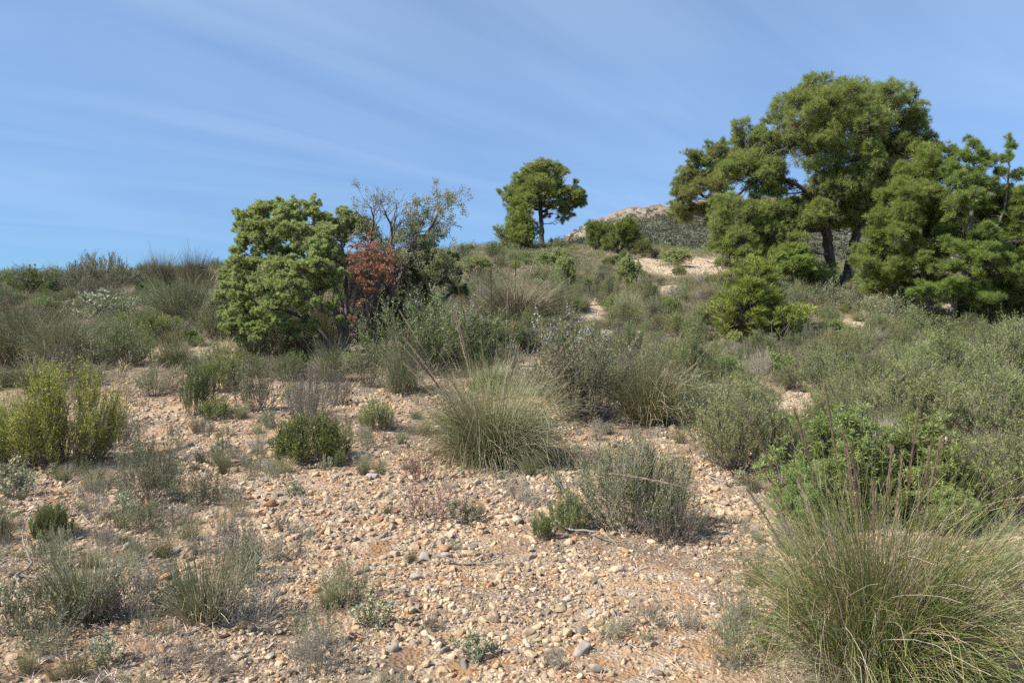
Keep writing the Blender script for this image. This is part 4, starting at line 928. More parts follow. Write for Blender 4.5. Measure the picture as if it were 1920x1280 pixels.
P_('sprig', 'shrub', 'shrub', 652, 832, 30, 50, 'slim green sprig between the cushion and the broad tussock')
P_('bright2', 'shrub', 'shrub', 95, 1013, 66, 62, 'small round yellow-green shrub by the reddish stone', land='the small round shrub')
P_('bright1', 'shrub', 'shrub', 1018, 1012, 50, 50, 'small bright green shrub with white dead wood beside it', land='the small shrub with dead wood')
P_('bright1', 'shrub', 'shrub', 1066, 1000, 66, 70, 'bright green shrub behind the white dead wood')
P_('greygreen1', 'shrub', 'shrub', 283, 950, 120, 130, 'open grey-green shrub between the yellow-green shrub and the gravel', land='the open grey-green shrub')
P_('greygreen1', 'shrub', 'shrub', 370, 950, 120, 60, 'low sprawling green shrub with a dark shadow on the gravel')
P_('greygreen1', 'shrub', 'shrub', 275, 1000, 80, 60, 'small grey-green shrub in front of the open one')
P_('dwarf0', 'shrub', 'shrub', 222, 845, 70, 70, 'grey twiggy dwarf shrub next to the tall yellow-green shrub')
P_('silver', 'shrub', 'shrub', 20, 935, 70, 75, 'blue-green leafy dwarf shrub at the left edge')
P_('bluegreen_leafy', 'shrub', 'shrub', 882, 1242, 76, 52, 'dark blue-green leafy plant low among pale stones', land='the blue-green leafy plant')
P_('greygreen2', 'shrub', 'shrub', 655, 1140, 120, 85, 'low green shrub on bare orange soil near the gravel', land='the low green shrub')
P_('redtwigs', 'shrub', 'shrub', 790, 905, 90, 70, 'reddish leafless twigs at the foot of the broad tussock')
P_('redtwigs', 'shrub', 'shrub', 800, 975, 150, 70, 'sprawling reddish twigs lying over the gravel')
P_('silver', 'shrub', 'shrub', 862, 985, 60, 48, 'small silver-grey shrub in the middle of the gravel')
P_('silver', 'shrub', 'shrub', 470, 1100, 50, 90, 'upright silvery dwarf shrub beside the brownish tuft')
P_('dwarf2', 'shrub', 'shrub', 470, 1185, 150, 130, 'dark grey tangled dwarf shrub beside the brownish tuft')
P_('dwarf1', 'shrub', 'shrub', 95, 1205, 170, 110, 'grey spreading dwarf shrub under the near olive tuft')
P_('dwarf0', 'shrub', 'shrub', 240, 1165, 120, 110, 'grey dwarf shrub on the stone side of the near olive tuft')
P_('dome', 'shrub', 'shrub', 192, 560, 130, 76, 'smooth silver-grey dome shaped shrub on the skyline', land='the silver dome shrub')
P_('silver', 'shrub', 'shrub', 185, 602, 90, 55, 'pale leaved shrub in front of the silver dome shrub')
P_('silver', 'shrub', 'shrub', 240, 600, 50, 45, 'second pale leaved shrub in front of the silver dome shrub')
P_('darktwigs', 'shrub', 'shrub', 48, 520, 46, 52, 'leafless dark round bush on the skyline at the far left', D=27)
P_('paletwigs', 'shrub', 'shrub', 98, 526, 54, 52, 'pale leafless bush on the skyline next to the dark one', D=27)
P_('darktwigs', 'shrub', 'shrub', 268, 522, 30, 40, 'small leafless bush on the skyline beside the brown tussocks', D=27)
P_('green0', 'shrub', 'shrub', 60, 560, 110, 50, 'green bush below the leafless skyline bushes')
P_('bright1', 'shrub', 'shrub', 300, 592, 60, 44, 'bright green shrub downslope of the brown skyline tussocks')
P_('bright2', 'shrub', 'shrub', 320, 622, 60, 24, 'low yellow-green patch of shoots near the loose grey tussock')
P_('rosemary1', 'rosemary_bush', 'shrub', 235, 690, 120, 80, 'grey-green bushy rosemary on the stony strip', land='the rosemary on the stony strip')
P_('greygreen0', 'shrub', 'shrub', 290, 745, 80, 62, 'open dark stemmed shrub above the gravel')
P_('greygreen1', 'shrub', 'shrub', 690, 728, 66, 84, 'upright dull green shrub on stones below the dark flowering rosemary')
P_('tuss1', 'grass_tussock', 'grass tussock', 757, 742, 84, 92, 'grey tussock between the stones and the dark flowering rosemary')
P_('tuss1', 'grass_tussock', 'grass tussock', 618, 716, 66, 70, 'thin grey tussock on the stony strip near the yellowing leafy shrub')
P_('green1', 'shrub', 'shrub', 655, 700, 50, 40, 'leafy green shrub between the thin grey tussock and the rosemary')
P_('greygreen1', 'shrub', 'shrub', 545, 668, 70, 50, 'low grey shrub by the foot of the large juniper on its stony side')
P_('greygreen0', 'shrub', 'shrub', 190, 690, 100, 60, 'grey-green shrub standing beside the rosemary on the stony strip')
P_('bright1', 'shrub', 'shrub', 445, 705, 60, 46, 'fresh green shrub just beyond the bright green trio')
P_('dwarf1', 'shrub', 'shrub', 600, 780, 60, 50, 'grey dwarf shrub beside the pale leafless twigs')
P_('paletwigs', 'shrub', 'shrub', 630, 760, 60, 70, 'second pale twiggy shrub, smaller, uphill of the green cushion')
P_('rosemary1', 'rosemary_bush', 'shrub', 1735, 650, 130, 62, 'rosemary bush in front of the younger forked pine')
P_('rosemary0', 'rosemary_bush', 'shrub', 1900, 668, 120, 70, 'rosemary bush at the edge of the grove beneath the leaning trunk')
P_('greygreen1', 'shrub', 'shrub', 1660, 612, 110, 60, 'grey-green shrub in front of the two dark trunks')
P_('greygreen0', 'shrub', 'shrub', 1560, 585, 110, 56, 'grey twiggy shrub between the bright young pine and the dark trunks')
P_('dwarf2', 'shrub', 'shrub', 330, 1262, 120, 70, 'grey twiggy dwarf shrub lying lowest by the cream stones')
P_('dwarf1', 'shrub', 'shrub', 590, 1215, 90, 80, 'thin grey-green dwarf shrub between the cream stones and the low green shrub')
P_('green1', 'shrub', 'shrub', 555, 700, 34, 40, 'small yellowing leafy shrub on the stones')
# pines and junipers, small
P_('ypine0', 'young_pine', 'tree', 1412, 648, 190, 158, 'bright green conical young pine in the open scrub', land='the bright young pine')
P_('ypine1', 'young_pine', 'tree', 1838, 628, 110, 72, 'small yellowish young pine under the leaning trunk')
P_('ypine0', 'young_pine', 'tree', 973, 478, 84, 92, 'young pine standing in front of the lone ridge pine', D=47)
P_('ypine1', 'young_pine', 'tree', 1160, 474, 76, 62, 'rounder young pine of the pair before the rocky hill', D=45, land='the pair of young pines')
P_('ypine1', 'young_pine', 'tree', 1118, 462, 42, 50, 'slimmer young pine of the pair before the rocky hill', D=46)
P_('ypine1', 'young_pine', 'tree', 1204, 476, 40, 32, 'smallest young pine beside the pair before the rocky hill', D=44)
P_('jbush1', 'juniper_bush', 'shrub', 1267, 488, 62, 30, 'low round juniper bush above the pale bare patch', D=41)
P_('jbush1', 'juniper_bush', 'shrub', 1062, 546, 48, 62, 'upright light green juniper on the middle slope', land='the upright slope juniper')
P_('jbush1', 'juniper_bush', 'shrub', 1050, 500, 44, 32, 'small dark juniper just above the upright light green one')
P_('jbush1', 'juniper_bush', 'shrub', 1178, 545, 50, 60, 'light green juniper below the pale bare patch', land='the juniper below the bare patch')
P_('jbush1', 'juniper_bush', 'shrub', 1022, 500, 40, 22, 'yellow-green low juniper left of the small dark one')
P_('jbush1', 'juniper_bush', 'shrub', 890, 520, 70, 34, 'low spreading juniper beside the dull green bush')
P_('jbush0', 'juniper_bush', 'shrub', 1555, 648, 90, 42, 'flat green juniper between the bright young pine and the younger pines')
P_('jbush0', 'juniper_bush', 'shrub', 1600, 660, 50, 26, 'small flat juniper at the edge of the flat green one')
P_('ypine_dull', 'young_pine', 'tree', 1530, 545, 90, 50, 'low dull pine boughs shading the foot of the dark trunks')
P_('ypine_dull', 'young_pine', 'tree', 1725, 580, 110, 60, 'low dull pine boughs under the younger forked pine')
P_('ypine_dull', 'young_pine', 'tree', 1900, 615, 110, 70, 'low dull pine boughs at the right edge of the grove')
P_('ypine_dull', 'young_pine', 'tree', 1640, 560, 90, 46, 'low dull pine boughs between the dark trunks and the forked pine')
P_('ypine1', 'young_pine', 'tree', 1662, 538, 84, 50, 'low bright pine boughs under the tallest pine')
P_('ypine1', 'young_pine', 'tree', 865, 545, 40, 34, 'small bright pine seedling behind the dull green bush', D=24)
P_('green1', 'shrub', 'shrub', 1268, 620, 46, 30, 'small leafy green shrub on the slope before the bright young pine')
P_('green1', 'shrub', 'shrub', 1075, 590, 40, 26, 'small leafy green shrub beside the orange soil track')

# dead wood beside the small shrub
def deadwood(px, py, ln, label, seed):
    R = rng(seed); x, y = at(px, py); z = float(gz(x, y)); out = []
    bare_branches(R, (0, 0, .04), (.6, -.5, .12), ln, .009, 3, out, .04, 2, .4, .7)
    bare_branches(R, (0, 0, .04), (-.7, .2, .35), ln*.8, .007, 3, out, .04, 2, .4, .7)
    for P, r in out: P[:, 2] = np.maximum(P[:, 2], .012)
    mb = MB(); add_branches(mb, out, 5); o = mb.build('dead_branch', M['deadwood'], None, True); o.location = (x, y, z)
    tag(o, label, 'dead branch')
deadwood(1062, 1000, .34, 'white dead branch lying against the small green shrub', 5)
deadwood(845, 1060, .28, 'pale dry branch lying on open gravel among stones', 6)
deadwood(60, 1065, .28, 'grey dry branch lying at the left edge of the litter', 8)
deadwood(1330, 900, .3, 'grey dead branch on the ground under the leafy rosemary', 9)

# ---------------------------------------------------------------- scattered plants of the scrub
DIRS = [('just beyond', 'farther beyond'), ('just before', 'some way before'), ('close on the left of', 'well to the left of'), ('close on the right of', 'well to the right of')]
USED = {}
def auto_label(adj, desc, px, py, h):
    best = None
    for lx, ly, nm in LAND:
        dx, dy = px-lx, (py-h*.4-ly)*1.6
        d = math.hypot(dx, dy)
        if best is None or d < best[0]: best = (d, dx, dy, nm)
    d, dx, dy, nm = best
    far = 1 if d > 95 else 0
    k = (0 if dy < 0 else 1) if abs(dy) > abs(dx) else (2 if dx < 0 else 3)
    lab = f'{adj} {desc} {DIRS[k][far]} {nm}'
    ws = lab.split()
    if len(ws) > 16: lab = ' '.join(ws[:16])
    return lab, f'{desc} plants near {nm}'
def auto_plant(kind, name, cat, desc, x, y, w, h):
    z = float(gz(x, y)); px, py = proj(x, y, z); hp = h*F/y
    adj = 'small' if w < .8*MED[name] else ('large' if w > 1.25*MED[name] else 'middling')
    if y > 0: lab, grp = auto_label(adj, desc, px, py, hp)
    plant(kind, name, cat, x, y, w, h, lab, grp)
MED = {'rosemary_bush': .62, 'heath_shrub': .5, 'green_shrub': .5, 'grass_tussock': .6, 'dwarf_shrub': .2, 'grass_tuft': .2}
DESC = {'rosemary_bush': 'grey-green rosemary bush', 'heath_shrub': 'dull grey-green heath shrub', 'green_shrub': 'fresh green shrub', 'grass_tussock': 'dry grass tussock', 'dwarf_shrub': 'grey dwarf shrub', 'grass_tuft': 'thin grass tuft'}
KINDS = {'rosemary_bush': ['rosemary0', 'rosemary1', 'rosemary0'], 'heath_shrub': ['greygreen0', 'greygreen1', 'greygreen2', 'darktwigs', 'greygreen1', 'paletwigs', 'greydome'], 'green_shrub': ['green0', 'green1', 'bright2', 'jbush1', 'ypine1'],
         'grass_tussock': ['tuss0', 'tuss1', 'tuss1', 'tuss0'], 'dwarf_shrub': ['dwarf0', 'dwarf1', 'dwarf2', 'dwarf1', 'dwarf0', 'silver', 'dwarf2'], 'grass_tuft': ['tuft0', 'tuft1']}
HR = {'rosemary_bush': .85, 'heath_shrub': .72, 'green_shrub': .62, 'grass_tussock': .6, 'dwarf_shrub': .9, 'grass_tuft': .9}
def scatter():
    R = rng(501); cells = {}; CS = .6
    def ok(x, y, r):
        ix, iy = int(math.floor(x/CS)), int(math.floor(y/CS))
        for a in (-2, -1, 0, 1, 2):
            for b in (-2, -1, 0, 1, 2):
                for (qx, qy, qr) in cells.get((ix+a, iy+b), ()):
                    if (qx-x)**2+(qy-y)**2 < (r+qr)**2: return False
        return True
    def put(x, y, r): cells.setdefault((int(math.floor(x/CS)), int(math.floor(y/CS))), []).append((x, y, r))
    for (x, y, r) in list(PLACED): put(x, y, min(r*.75, 1.1))
    out = []
    # mid field and slope
    n = 30000; D = np.sqrt(R.random(n)*(60**2-7.5**2)+7.5**2); u = (R.random(n)*2-1)*.86; X = u*D; Y = D
    Z = gz(X, Y); px, py = proj(X, Y, Z); b = bare_f(X, Y, Z); nz = fbm(X*.35+3, Y*.35+70, 3); n2 = fbm(X*.8+33, Y*.8+7, 3)
    cov = np.clip((752+np.clip((px-1250)*.8, 0, 190)+14-52*np.clip((950-px)/100, 0, 1)*np.clip((px-120)/80, 0, 1)-py)/46, 0, 1)*np.clip(1-b*1.3, .03, 1)
    # stony strip on the left middle
    rv = R.random((n, 4))
    for i in range(n):
        if rv[i, 0] > cov[i]: continue
        p_, q_ = px[i], py[i]
        t = rv[i, 1]
        if p_ > 1230 and q_ > 600: nm = 'rosemary_bush' if t < .42 else 'heath_shrub' if t < .78 else 'green_shrub' if t < .90 else 'grass_tussock'
        elif q_ < 560: nm = 'heath_shrub' if t < .40+.3*(nz[i]-.5) else 'rosemary_bush' if t < .62 else 'grass_tussock' if t < .86 else 'green_shrub'
        else: nm = 'heath_shrub' if t < .45 else 'rosemary_bush' if t < .62 else 'grass_tussock' if t < .88 else 'green_shrub'
        w = MED[nm]*(.55+.9*rv[i, 2]**1.3)*(1+.25*(n2[i]-.5))*(1+.12*max(0, D[i]-25)/20)
        if not ok(X[i], Y[i], w*.33): continue
        put(X[i], Y[i], w*.34)
        h = w*HR[nm]*(.6+.8*rv[i, 3])*(.8 if q_ < 530 else 1)
        out.append([nm, X[i], Y[i], w, h, w*h/(D[i]**2)])
    # gravel foreground: dwarfs and tufts, clustered
    n = 5200; D = np.sqrt(R.random(n)*(10.5**2-2.2**2)+2.2**2); u = (R.random(n)*2-1)*.84; X = u*D; Y = D
    Z = gz(X, Y); px, py = proj(X, Y, Z); nz = fbm(X*1.1+13, Y*1.1+20, 3)
    rv = R.random((n, 4))
    for i in range(n):
        if py[i] < 740: continue
        left = np.clip((520-px[i])/300, 0, 1)*np.clip((py[i]-820)/120, 0, 1)
        dens = .04+.5*max(0, nz[i]-.55)*3*(.5+.5*left)+.22*left+.25*np.clip((px[i]-1330)/150, 0, 1)+.12*np.clip((py[i]-1130)/80, 0, 1)+.12*(1-np.clip((py[i]-880)/60, 0, 1))
        if 560 < px[i] < 1380 and 900 < py[i] < 1110: dens *= .45
        if rv[i, 0] > dens: continue
        nm = 'dwarf_shrub' if rv[i, 1] < .72 else 'grass_tuft'
        w = MED[nm]*(.4+.8*rv[i, 2]**1.5)
        if not ok(X[i], Y[i], w*.38): continue
        put(X[i], Y[i], w*.38)
        out.append([nm, X[i], Y[i], w, w*HR[nm]*(.7+.7*rv[i, 3]), w*w/(D[i]**2)])
    # young pine size limits for the green shrubs, caps of 300 per kind
    rest = {}
    for nm in MED:
        L = sorted([o for o in out if o[0] == nm], key=lambda o: -o[5])
        inside = [o for o in L if abs(o[1])/o[2] < .72]
        cap = 285
        pick = inside[:cap]
        ids = set(id(o) for o in pick)
        rest[nm] = [o for o in L if id(o) not in ids]
        for o in pick:
            ks = KINDS[nm]; k = ks[int(R.integers(0, len(ks)))]
            if nm == 'green_shrub' and k == 'ypine1' and o[2] < 16: k = 'green0'
            auto_plant(k, nm, 'grass' if 'grass' in nm else 'shrub', DESC[nm], o[1], o[2], o[3], o[4])
        print(nm, len(L), 'individuals', len(pick))
    return rest
REST = scatter()

def low_shrub(seed, n, L, Wd, grass=False, up=.35):
    """template arrays for far scrub: leaves in a dome"""
    R = rng(seed); mb = MB()
    if grass:
        ph = R.random(n)*6.28; th = R.random(n)**.7*1.1
        d = np.stack([np.sin(th)*np.cos(ph), np.sin(th)*np.sin(ph), np.cos(th)], -1)
        c = np.stack([np.cos(ph)*.12*R.random(n), np.sin(ph)*.12*R.random(n), np.zeros(n)], -1)
        ln = .5+.5*R.random(n); m = c+d*ln[:, None]*.55; e = nrm(d+np.stack([np.cos(ph), np.sin(ph), -.3+0*ph], -1)*.5)
        s = nrm(np.cross(d, runit(R, n)))*Wd
        tip = m+e*ln[:, None]*.45
        V = np.stack([c-s, c+s, m+s*.8, m-s*.8, tip], 1).reshape(-1, 3); b = np.arange(n)*5
        mb.add(V, np.stack([b, b+1, b+2, b+3], -1), R.random(n)); mb.v.append(np.zeros((0, 3)))
        mb.t.append(np.stack([b+3, b+2, b+4], -1)); mb.rt.append(R.random(n))
    else:
        d = runit(R, n); d[:, 2] = np.abs(d[:, 2]); lob = 1+.25*np.sin(np.arctan2(d[:, 1], d[:, 0])*3+seed)
        rr = (.35+.65*R.random(n)**.5)*lob; c = d*rr[:, None]*np.array([.5, .5, .85]); c[:, 2] = np.maximum(c[:, 2], .03)
        q = (R.random(12)); k = R.integers(0, 12, n)
        leaves(mb, R, c, nrm(d*.6+runit(R, n)*.6+[0, 0, up]), L*(.6+.8*R.random(n)), Wd, np.clip(q[k]*.5+.5*R.random(n), 0, 1))
    return mb.arrays()
def merge(tmpl, pos, rz, sc, name, mat, rshift=None, parent=None, smooth=False, rots=None):
    """merged copies of templates; tmpl list of arrays, variant chosen in turn"""
    Vs, Qs, Ts, r1, r2, off = [], [], [], [], [], 0
    n = len(pos); var = np.arange(n) % len(tmpl)
    for k, (V, Q, T, r) in enumerate(tmpl):
        ii = np.where(var == k)[0]; m = len(ii)
        if m == 0: continue
        S = V[None]*sc[ii][:, None, :]
        if rots is not None: S = np.einsum('nij,nkj->nki', rots[ii], S)
        else:
            c, s = np.cos(rz[ii])[:, None], np.sin(rz[ii])[:, None]
            S = np.stack([S[..., 0]*c-S[..., 1]*s, S[..., 0]*s+S[..., 1]*c, S[..., 2]], -1)
        S = S+pos[ii][:, None, :]
        o = off+np.arange(m)[:, None, None]*len(V)
        Vs.append(S.reshape(-1, 3)); Qs.append((Q[None]+o).reshape(-1, 4)); Ts.append((T[None]+o).reshape(-1, 3))
        nq = len(Q); sh = np.zeros(m) if rshift is None else rshift[ii]
        rr = np.clip(r[None]+sh[:, None], 0, 1)
        r1.append(rr[:, :nq].ravel()); r2.append(rr[:, nq:].ravel()); off += m*len(V)
    me = mk_mesh(name, np.concatenate(Vs), np.concatenate(Qs), np.concatenate(Ts), np.concatenate(r1+r2), mat, smooth)
    o = bpy.data.objects.new(name, me); COL.objects.link(o); o['kind'] = 'stuff'
    if parent: o.parent = parent
    print('stuff', name, len(me.polygons)); return o
def far_scrub():
    R = rng(601)
    spec = {'rosemary_bush': ('rosemary_scrub', 'rosemary', False, .12, .035, 260), 'heath_shrub': ('heath_scrub', 'greygreen', False, .11, .03, 260), 'green_shrub': ('green_scrub', 'green', False, .12, .045, 240),
            'grass_tussock': ('tussock_grass', 'esparto_grey', True, .1, .006, 190), 'dwarf_shrub': ('dwarf_scrub', 'grey', False, .16, .035, 160), 'grass_tuft': ('tuft_grass', 'esparto_grey', True, .1, .007, 90)}
    for nm, L in REST.items():
        if not L: continue
        a = np.array([[o[1], o[2], o[3], o[4]] for o in L]); sp = spec[nm]
        T = [low_shrub(610+k, sp[5], sp[3], sp[4], sp[2]) for k in range(4)]
        pos = np.stack([a[:, 0], a[:, 1], gz(a[:, 0], a[:, 1])-.02], -1)
        sc = np.stack([a[:, 2]*1.1, a[:, 2]*1.1, a[:, 3]*1.1], -1)
        merge(T, pos, R.random(len(a))*6.28, sc, sp[0], M[sp[1]], R.normal(size=len(a))*.15)
    # fine dry grass between everything
    n = 20000; D = np.sqrt(R.random(n)*(58**2-6**2)+36); u = (R.random(n)*2-1)*.86; X = u*D; Z = gz(X, D); px, py = proj(X, D, Z)
    cov = np.clip((770+np.clip((px-1250)*.8, 0, 200)-py)/60, 0, 1)*np.clip(1-bare_f(X, D, Z), .06, 1)
    s = R.random(n) < cov; X, D, Z = X[s], D[s], Z[s]; n = len(X)
    T = [low_shrub(630+k, 26, 1, .011, True) for k in range(4)]
    h = .18+.26*R.random(n)
    merge(T, np.stack([X, D, Z-.01], -1), R.random(n)*6.28, np.stack([h*.9, h*.9, h], -1), 'dry_grass', M['drygrass'], R.normal(size=n)*.25)
    # small litter twigs and sprigs on the near ground
    n = 9000; D = np.sqrt(R.random(n)*(11**2-2**2)+4); u = (R.random(n)*2-1)*.84; X = u*D; Z = gz(X, D); px, py = proj(X, D, Z)
    nz = fbm(X*1.1+13, D*1.1+20, 3)
    cov = np.clip(.12+(nz-.48)*2.2, 0, 1)+.4*np.clip((480-px)/300, 0, 1)*np.clip((py-850)/100, 0, 1)+.3*np.clip((px-1330)/120, 0, 1)
    s = R.random(n) < cov; X, D, Z = X[s], D[s], Z[s]; n = len(X)
    T = [low_shrub(650+k, 9, 1, .02, True) for k in range(4)]; h = .03+.055*R.random(n)
    merge(T, np.stack([X, D, Z], -1), R.random(n)*6.28, np.stack([h*1.6, h*1.6, h], -1), 'dry_sprig_grass', M['thatch'], R.normal(size=n)*.25)
    n = 7000; D = np.sqrt(R.random(n)*(12**2-2**2)+4); u = (R.random(n)*2-1)*.84; X = u*D; Z = gz(X, D); px, py = proj(X, D, Z); nz = fbm(X*1.1+13, D*1.1+20, 3)
    cov = np.clip(.10+(nz-.46)*2.2, 0, 1)+.5*np.clip((480-px)/300, 0, 1)*np.clip((py-850)/100, 0, 1)
    s = R.random(n) < cov; X, D, Z = X[s], D[s], Z[s]; n = len(X); mb = MB()
    a = R.random(n)*6.28; ln = .03+.09*R.random(n); t = np.linspace(-.5, .5, 4)
    P = np.stack([X, D, Z+.014], -1)[:, None]+np.stack([np.cos(a), np.sin(a), (R.random(n)-.3)*.5], -1)[:, None]*(ln[:, None]*t)[..., None]; P[:, 1:3] += R.normal(size=(n, 2, 3))*.004
    tubes(mb, P, .0012+.001*R.random((n, 1)), 3, R.random(n)*.7); o = mb.build('twig_litter', M['thatch']); o['kind'] = 'stuff'
    # scrub on the far hill
    n = 9000; D = np.sqrt(R.random(n)*(196**2-80**2)+6400); px0 = 1000+1100*R.random(n); X = (px0-960)/F*D; Z = gz(X, D)
    s = (R.random(n) < np.where(rockmask(X, D) > .3, .45, 1)); X, D, Z = X[s], D[s], Z[s]; n = len(X)
    T = [low_shrub(670+k, 44, .3, .16) for k in range(3)]; w = .5+1.0*R.random(n)**2
    merge(T, np.stack([X, D, Z-.1], -1), R.random(n)*6.28, np.stack([w, w, w*.7], -1), 'hill_scrub', M['hillscrub'], R.normal(size=n)*.2)
far_scrub()

# ---------------------------------------------------------------- stones
import bmesh
def ico(sub, seed, cuts=7, lumpy=.12):
    bm = bmesh.new(); bmesh.ops.create_icosphere(bm, subdivisions=sub, radius=1); bm.verts.ensure_lookup_table()
    V = np.array([v.co[:] for v in bm.verts]); T = np.array([[v.index for v in f.verts] for f in bm.faces]); bm.free()
    R = rng(seed); V = nrm(V)
    for k in range(cuts):
        n = runit(R, 1)[0]; d = .42+.36*R.random(); s = V@n-d; V = V-np.where(s > 0, s*.88, 0)[:, None]*n
    V = V*(1+lumpy*(fbm(V[:, 0]*1.7+seed, V[:, 1]*1.7+V[:, 2]*1.3, 2)-.5))[:, None]
    V = V*np.array([1, .82-.1*R.random(), .62-.12*R.random()]); V /= np.abs(V).max()
    return V*.5, np.zeros((0, 4), int), T, np.zeros(len(T))
def rotm(R, n, tilt=.45):
    a = R.random(n)*6.28; b = R.normal(size=n)*tilt; c = R.normal(size=n)*tilt
    ca, sa, cb, sb, cc, sc = np.cos(a), np.sin(a), np.cos(b), np.sin(b), np.cos(c), np.sin(c); o, l = np.zeros(n), np.ones(n)
    Rz = np.stack([ca, -sa, o, sa, ca, o, o, o, l], -1).reshape(n, 3, 3); Rx = np.stack([l, o, o, o, cb, -sb, o, sb, cb], -1).reshape(n, 3, 3); Ry = np.stack([cc, o, sc, o, l, o, -sc, o, cc], -1).reshape(n, 3, 3)
    return Rz@Rx@Ry
def gravel():
    R = rng(701); A1 = [ico(2, 720+k, 8) for k in range(9)]; A0 = [ico(1, 740+k, 5, .3) for k in range(12)]
    P1, S1, P0, S0 = [], [], [], []
    for (d0, d1, n, med, sg, thr) in ((1.9, 5.4, 42000, .0105, .35, 1), (1.9, 5, 44000, .0185, .62, .026), (5, 8.6, 50000, .029, .52, .046), (8.6, 14, 42000, .041, .45, .2), (14, 52, 110000, .055, .45, .3)):
        D = np.sqrt(R.random(n)*(d1*d1-d0*d0)+d0*d0); u = (R.random(n)*2-1)*.86; X = u*D
        g = gravel_f(X, D) if d0 < 13 else np.clip(bare_f(X, D), .0, 1)
        s = R.random(n) < g+.05*(d0 < 13); X, D = X[s], D[s]; sz = med*np.exp(R.normal(size=len(X))*sg); sz = np.clip(sz, med*.45, med*3.2)
        P = np.stack([X, D, gz(X, D)+sz*(-.12+.26*R.random(len(X)))], -1); big = sz > thr
        P1.append(P[big]); S1.append(sz[big]); P0.append(P[~big]); S0.append(sz[~big])
    for P, S, T, nm, sm in ((P1, S1, A1, 'gravel', False), (P0, S0, A0, 'fine_gravel', False)):
        P = np.concatenate(P); S = np.concatenate(S); n = len(P)
        sc = S[:, None]*np.stack([.9+.3*R.random(n), .8+.3*R.random(n), .75+.4*R.random(n)], -1)
        merge(T, P, None, sc, nm, M['stone'], R.random(n)**1.0, rots=rotm(R, n), smooth=sm)
gravel()
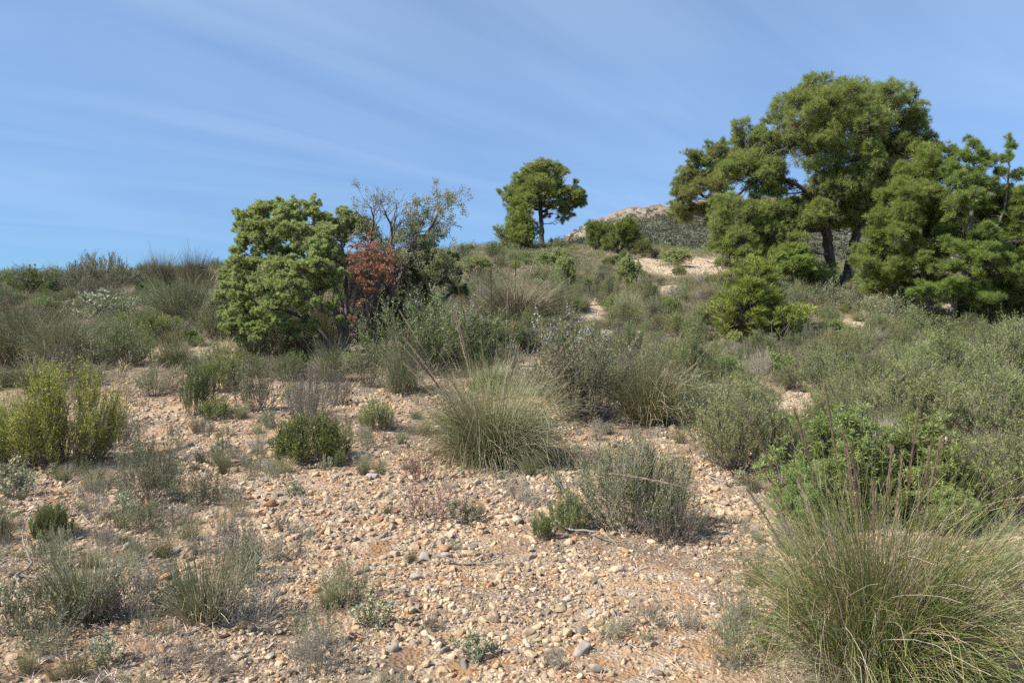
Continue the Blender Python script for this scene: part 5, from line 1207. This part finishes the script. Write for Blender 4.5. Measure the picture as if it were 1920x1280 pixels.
def stones():
    R = rng(801); base = [ico(3, 820+k, 9, .3) for k in range(8)]
    ms = {}
    def get(k, mat):
        if (k, mat) not in ms:
            V, Q, T, r = base[k]; ms[(k, mat)] = mk_mesh('stone', V, Q, T, r, M[mat], True)
        return ms[(k, mat)]
    WD = {'stone_grey': 'grey', 'stone_tan': 'tan', 'stone_pale': 'pale', 'stone_rust': 'rusty orange'}
    lst = [(1091, 1222, 44, 'stone_grey', 'large blocky grey stone, biggest on the near gravel'), (1120, 1258, 34, 'stone_grey', 'rounded grey stone just in front of the biggest blocky stone'),
           (966, 978, 27, 'stone_pale', 'pale flat-topped stone by the small silver-grey shrub'), (330, 1035, 29, 'stone_pale', 'smooth pale oval stone beside the near litter'), (505, 948, 28, 'stone_rust', 'rusty orange stone near the low sprawling green shrub'),
           (30, 985, 26, 'stone_rust', 'pinkish rounded stone by the small round shrub'), (597, 938, 20, 'stone_rust', 'brown oval stone lying in the upper gravel'), (1108, 1150, 26, 'stone_grey', 'grey stone with a flat face upslope of the biggest blocky stone'),
           (800, 1168, 26, 'stone_pale', 'round pale stone with a shadow, low in the gravel'), (772, 1148, 30, 'stone_tan', 'flat tan slab on orange soil'), (829, 1088, 22, 'stone_rust', 'square orange stone standing on bare soil'),
           (780, 1086, 26, 'stone_grey', 'dark grey rough stone among tan gravel'), (805, 1100, 18, 'stone_pale', 'white small stone next to the dark rough one'), (992, 1188, 26, 'stone_tan', 'tan angular stone uphill of the blue-green leafy plant'),
           (1062, 1190, 26, 'stone_tan', 'tan stone beside the biggest blocky stone'), (1050, 1146, 24, 'stone_tan', 'tan wedge shaped stone upslope of the biggest blocky stone'), (1068, 1150, 18, 'stone_rust', 'orange stone touching the tan wedge'),
           (1203, 1165, 26, 'stone_tan', 'round tan stone towards the nearest tussock'), (1172, 1035, 24, 'stone_rust', 'upright orange stone under the rounded grey bush'), (985, 928, 22, 'stone_tan', 'rounded tan boulder behind the pale flat-topped stone'),
           (505, 1232, 24, 'stone_pale', 'cream stone on orange soil at the near edge'), (447, 1236, 28, 'stone_pale', 'cream lumpy stone near the bottom edge'), (305, 1105, 22, 'stone_tan', 'tan stone between the olive tuft and brownish tuft'),
           (515, 1115, 24, 'stone_grey', 'blue-grey stone in the shade of the tangled dwarf shrub'), (310, 1062, 18, 'stone_pale', 'white stone between pebbles and grey litter'), (109, 888, 14, 'stone_tan', 'small tan stone at the foot of the tall yellow-green shrub'),
           (797, 1048, 30, 'stone_grey', 'long grey stone beside the pale dry branch'), (838, 1045, 24, 'stone_grey', 'rounded grey stone just past the pale dry branch'), (740, 1040, 20, 'stone_tan', 'tan stone uphill of the pale dry branch'),
           (735, 1218, 26, 'stone_grey', 'split grey stone by the blue-green leafy plant'), (830, 1262, 30, 'stone_tan', 'wide tan stone at the near edge of the gravel'), (700, 895, 24, 'stone_grey', 'flat grey stone under the reddish twigs'),
           (726, 945, 22, 'stone_tan', 'tan block in the gravel below the reddish twigs'), (520, 1188, 20, 'stone_pale', 'pale stone near the tangled dwarf shrub'), (325, 925, 22, 'stone_grey', 'grey stone under the open grey-green shrub')]
    pts = []
    for (px, py, w, mat, lab) in lst:
        x, y = at(px, py); pts.append((x, y, w/F*y, mat, lab, None))
    tries = 0
    while len(pts) < 200 and tries < 9000:
        tries += 1; D = math.sqrt(R.random()*(9.5**2-2.6**2)+2.6**2); u = (R.random()*2-1)*.72; x = u*D
        if R.random() > float(gravel_f(np.array([x]), np.array([D]))[0]): continue
        w = .042+.035*R.random()**2*(1+D/6)
        if any((x-p[0])**2+(D-p[1])**2 < (.8*(w+p[2]))**2 for p in pts): continue
        mat = ['stone_grey', 'stone_tan', 'stone_pale', 'stone_tan', 'stone_pale', 'stone_rust'][R.integers(0, 6)]
        px, py = proj(x, D, float(gz(x, D)))
        lab, grp = auto_label(('small ' if w < .052 else 'middling ' if w < .066 else 'large ')+WD[mat], 'gravel stone', px, py, 0)
        pts.append((x, D, w, mat, lab, grp))
    for i, (x, y, w, mat, lab, grp) in enumerate(pts):
        o = bpy.data.objects.new('stone', get(int(R.integers(0, 8)), mat)); COL.objects.link(o)
        o.location = (x, y, float(gz(x, y))+w*.16); o.scale = (w*1.1, w*(.9+.3*R.random()), w*(.85+.35*R.random())); o.rotation_euler = (R.normal()*.2, R.normal()*.2, R.random()*6.28)
        tag(o, lab, 'stone', grp or 'larger stones on the gravel')
stones()

# litter darkens the soil where plants stand (dead leaves shed under each plant)
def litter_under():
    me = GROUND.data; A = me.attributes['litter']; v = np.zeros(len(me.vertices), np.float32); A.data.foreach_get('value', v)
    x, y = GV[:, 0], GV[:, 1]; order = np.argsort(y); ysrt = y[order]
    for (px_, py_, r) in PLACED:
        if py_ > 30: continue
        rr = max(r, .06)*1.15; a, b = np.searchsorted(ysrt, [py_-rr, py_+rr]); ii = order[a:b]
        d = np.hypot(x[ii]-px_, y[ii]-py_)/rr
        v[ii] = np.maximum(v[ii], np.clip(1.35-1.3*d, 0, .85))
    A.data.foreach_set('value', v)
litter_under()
print('objects', len(bpy.data.objects))
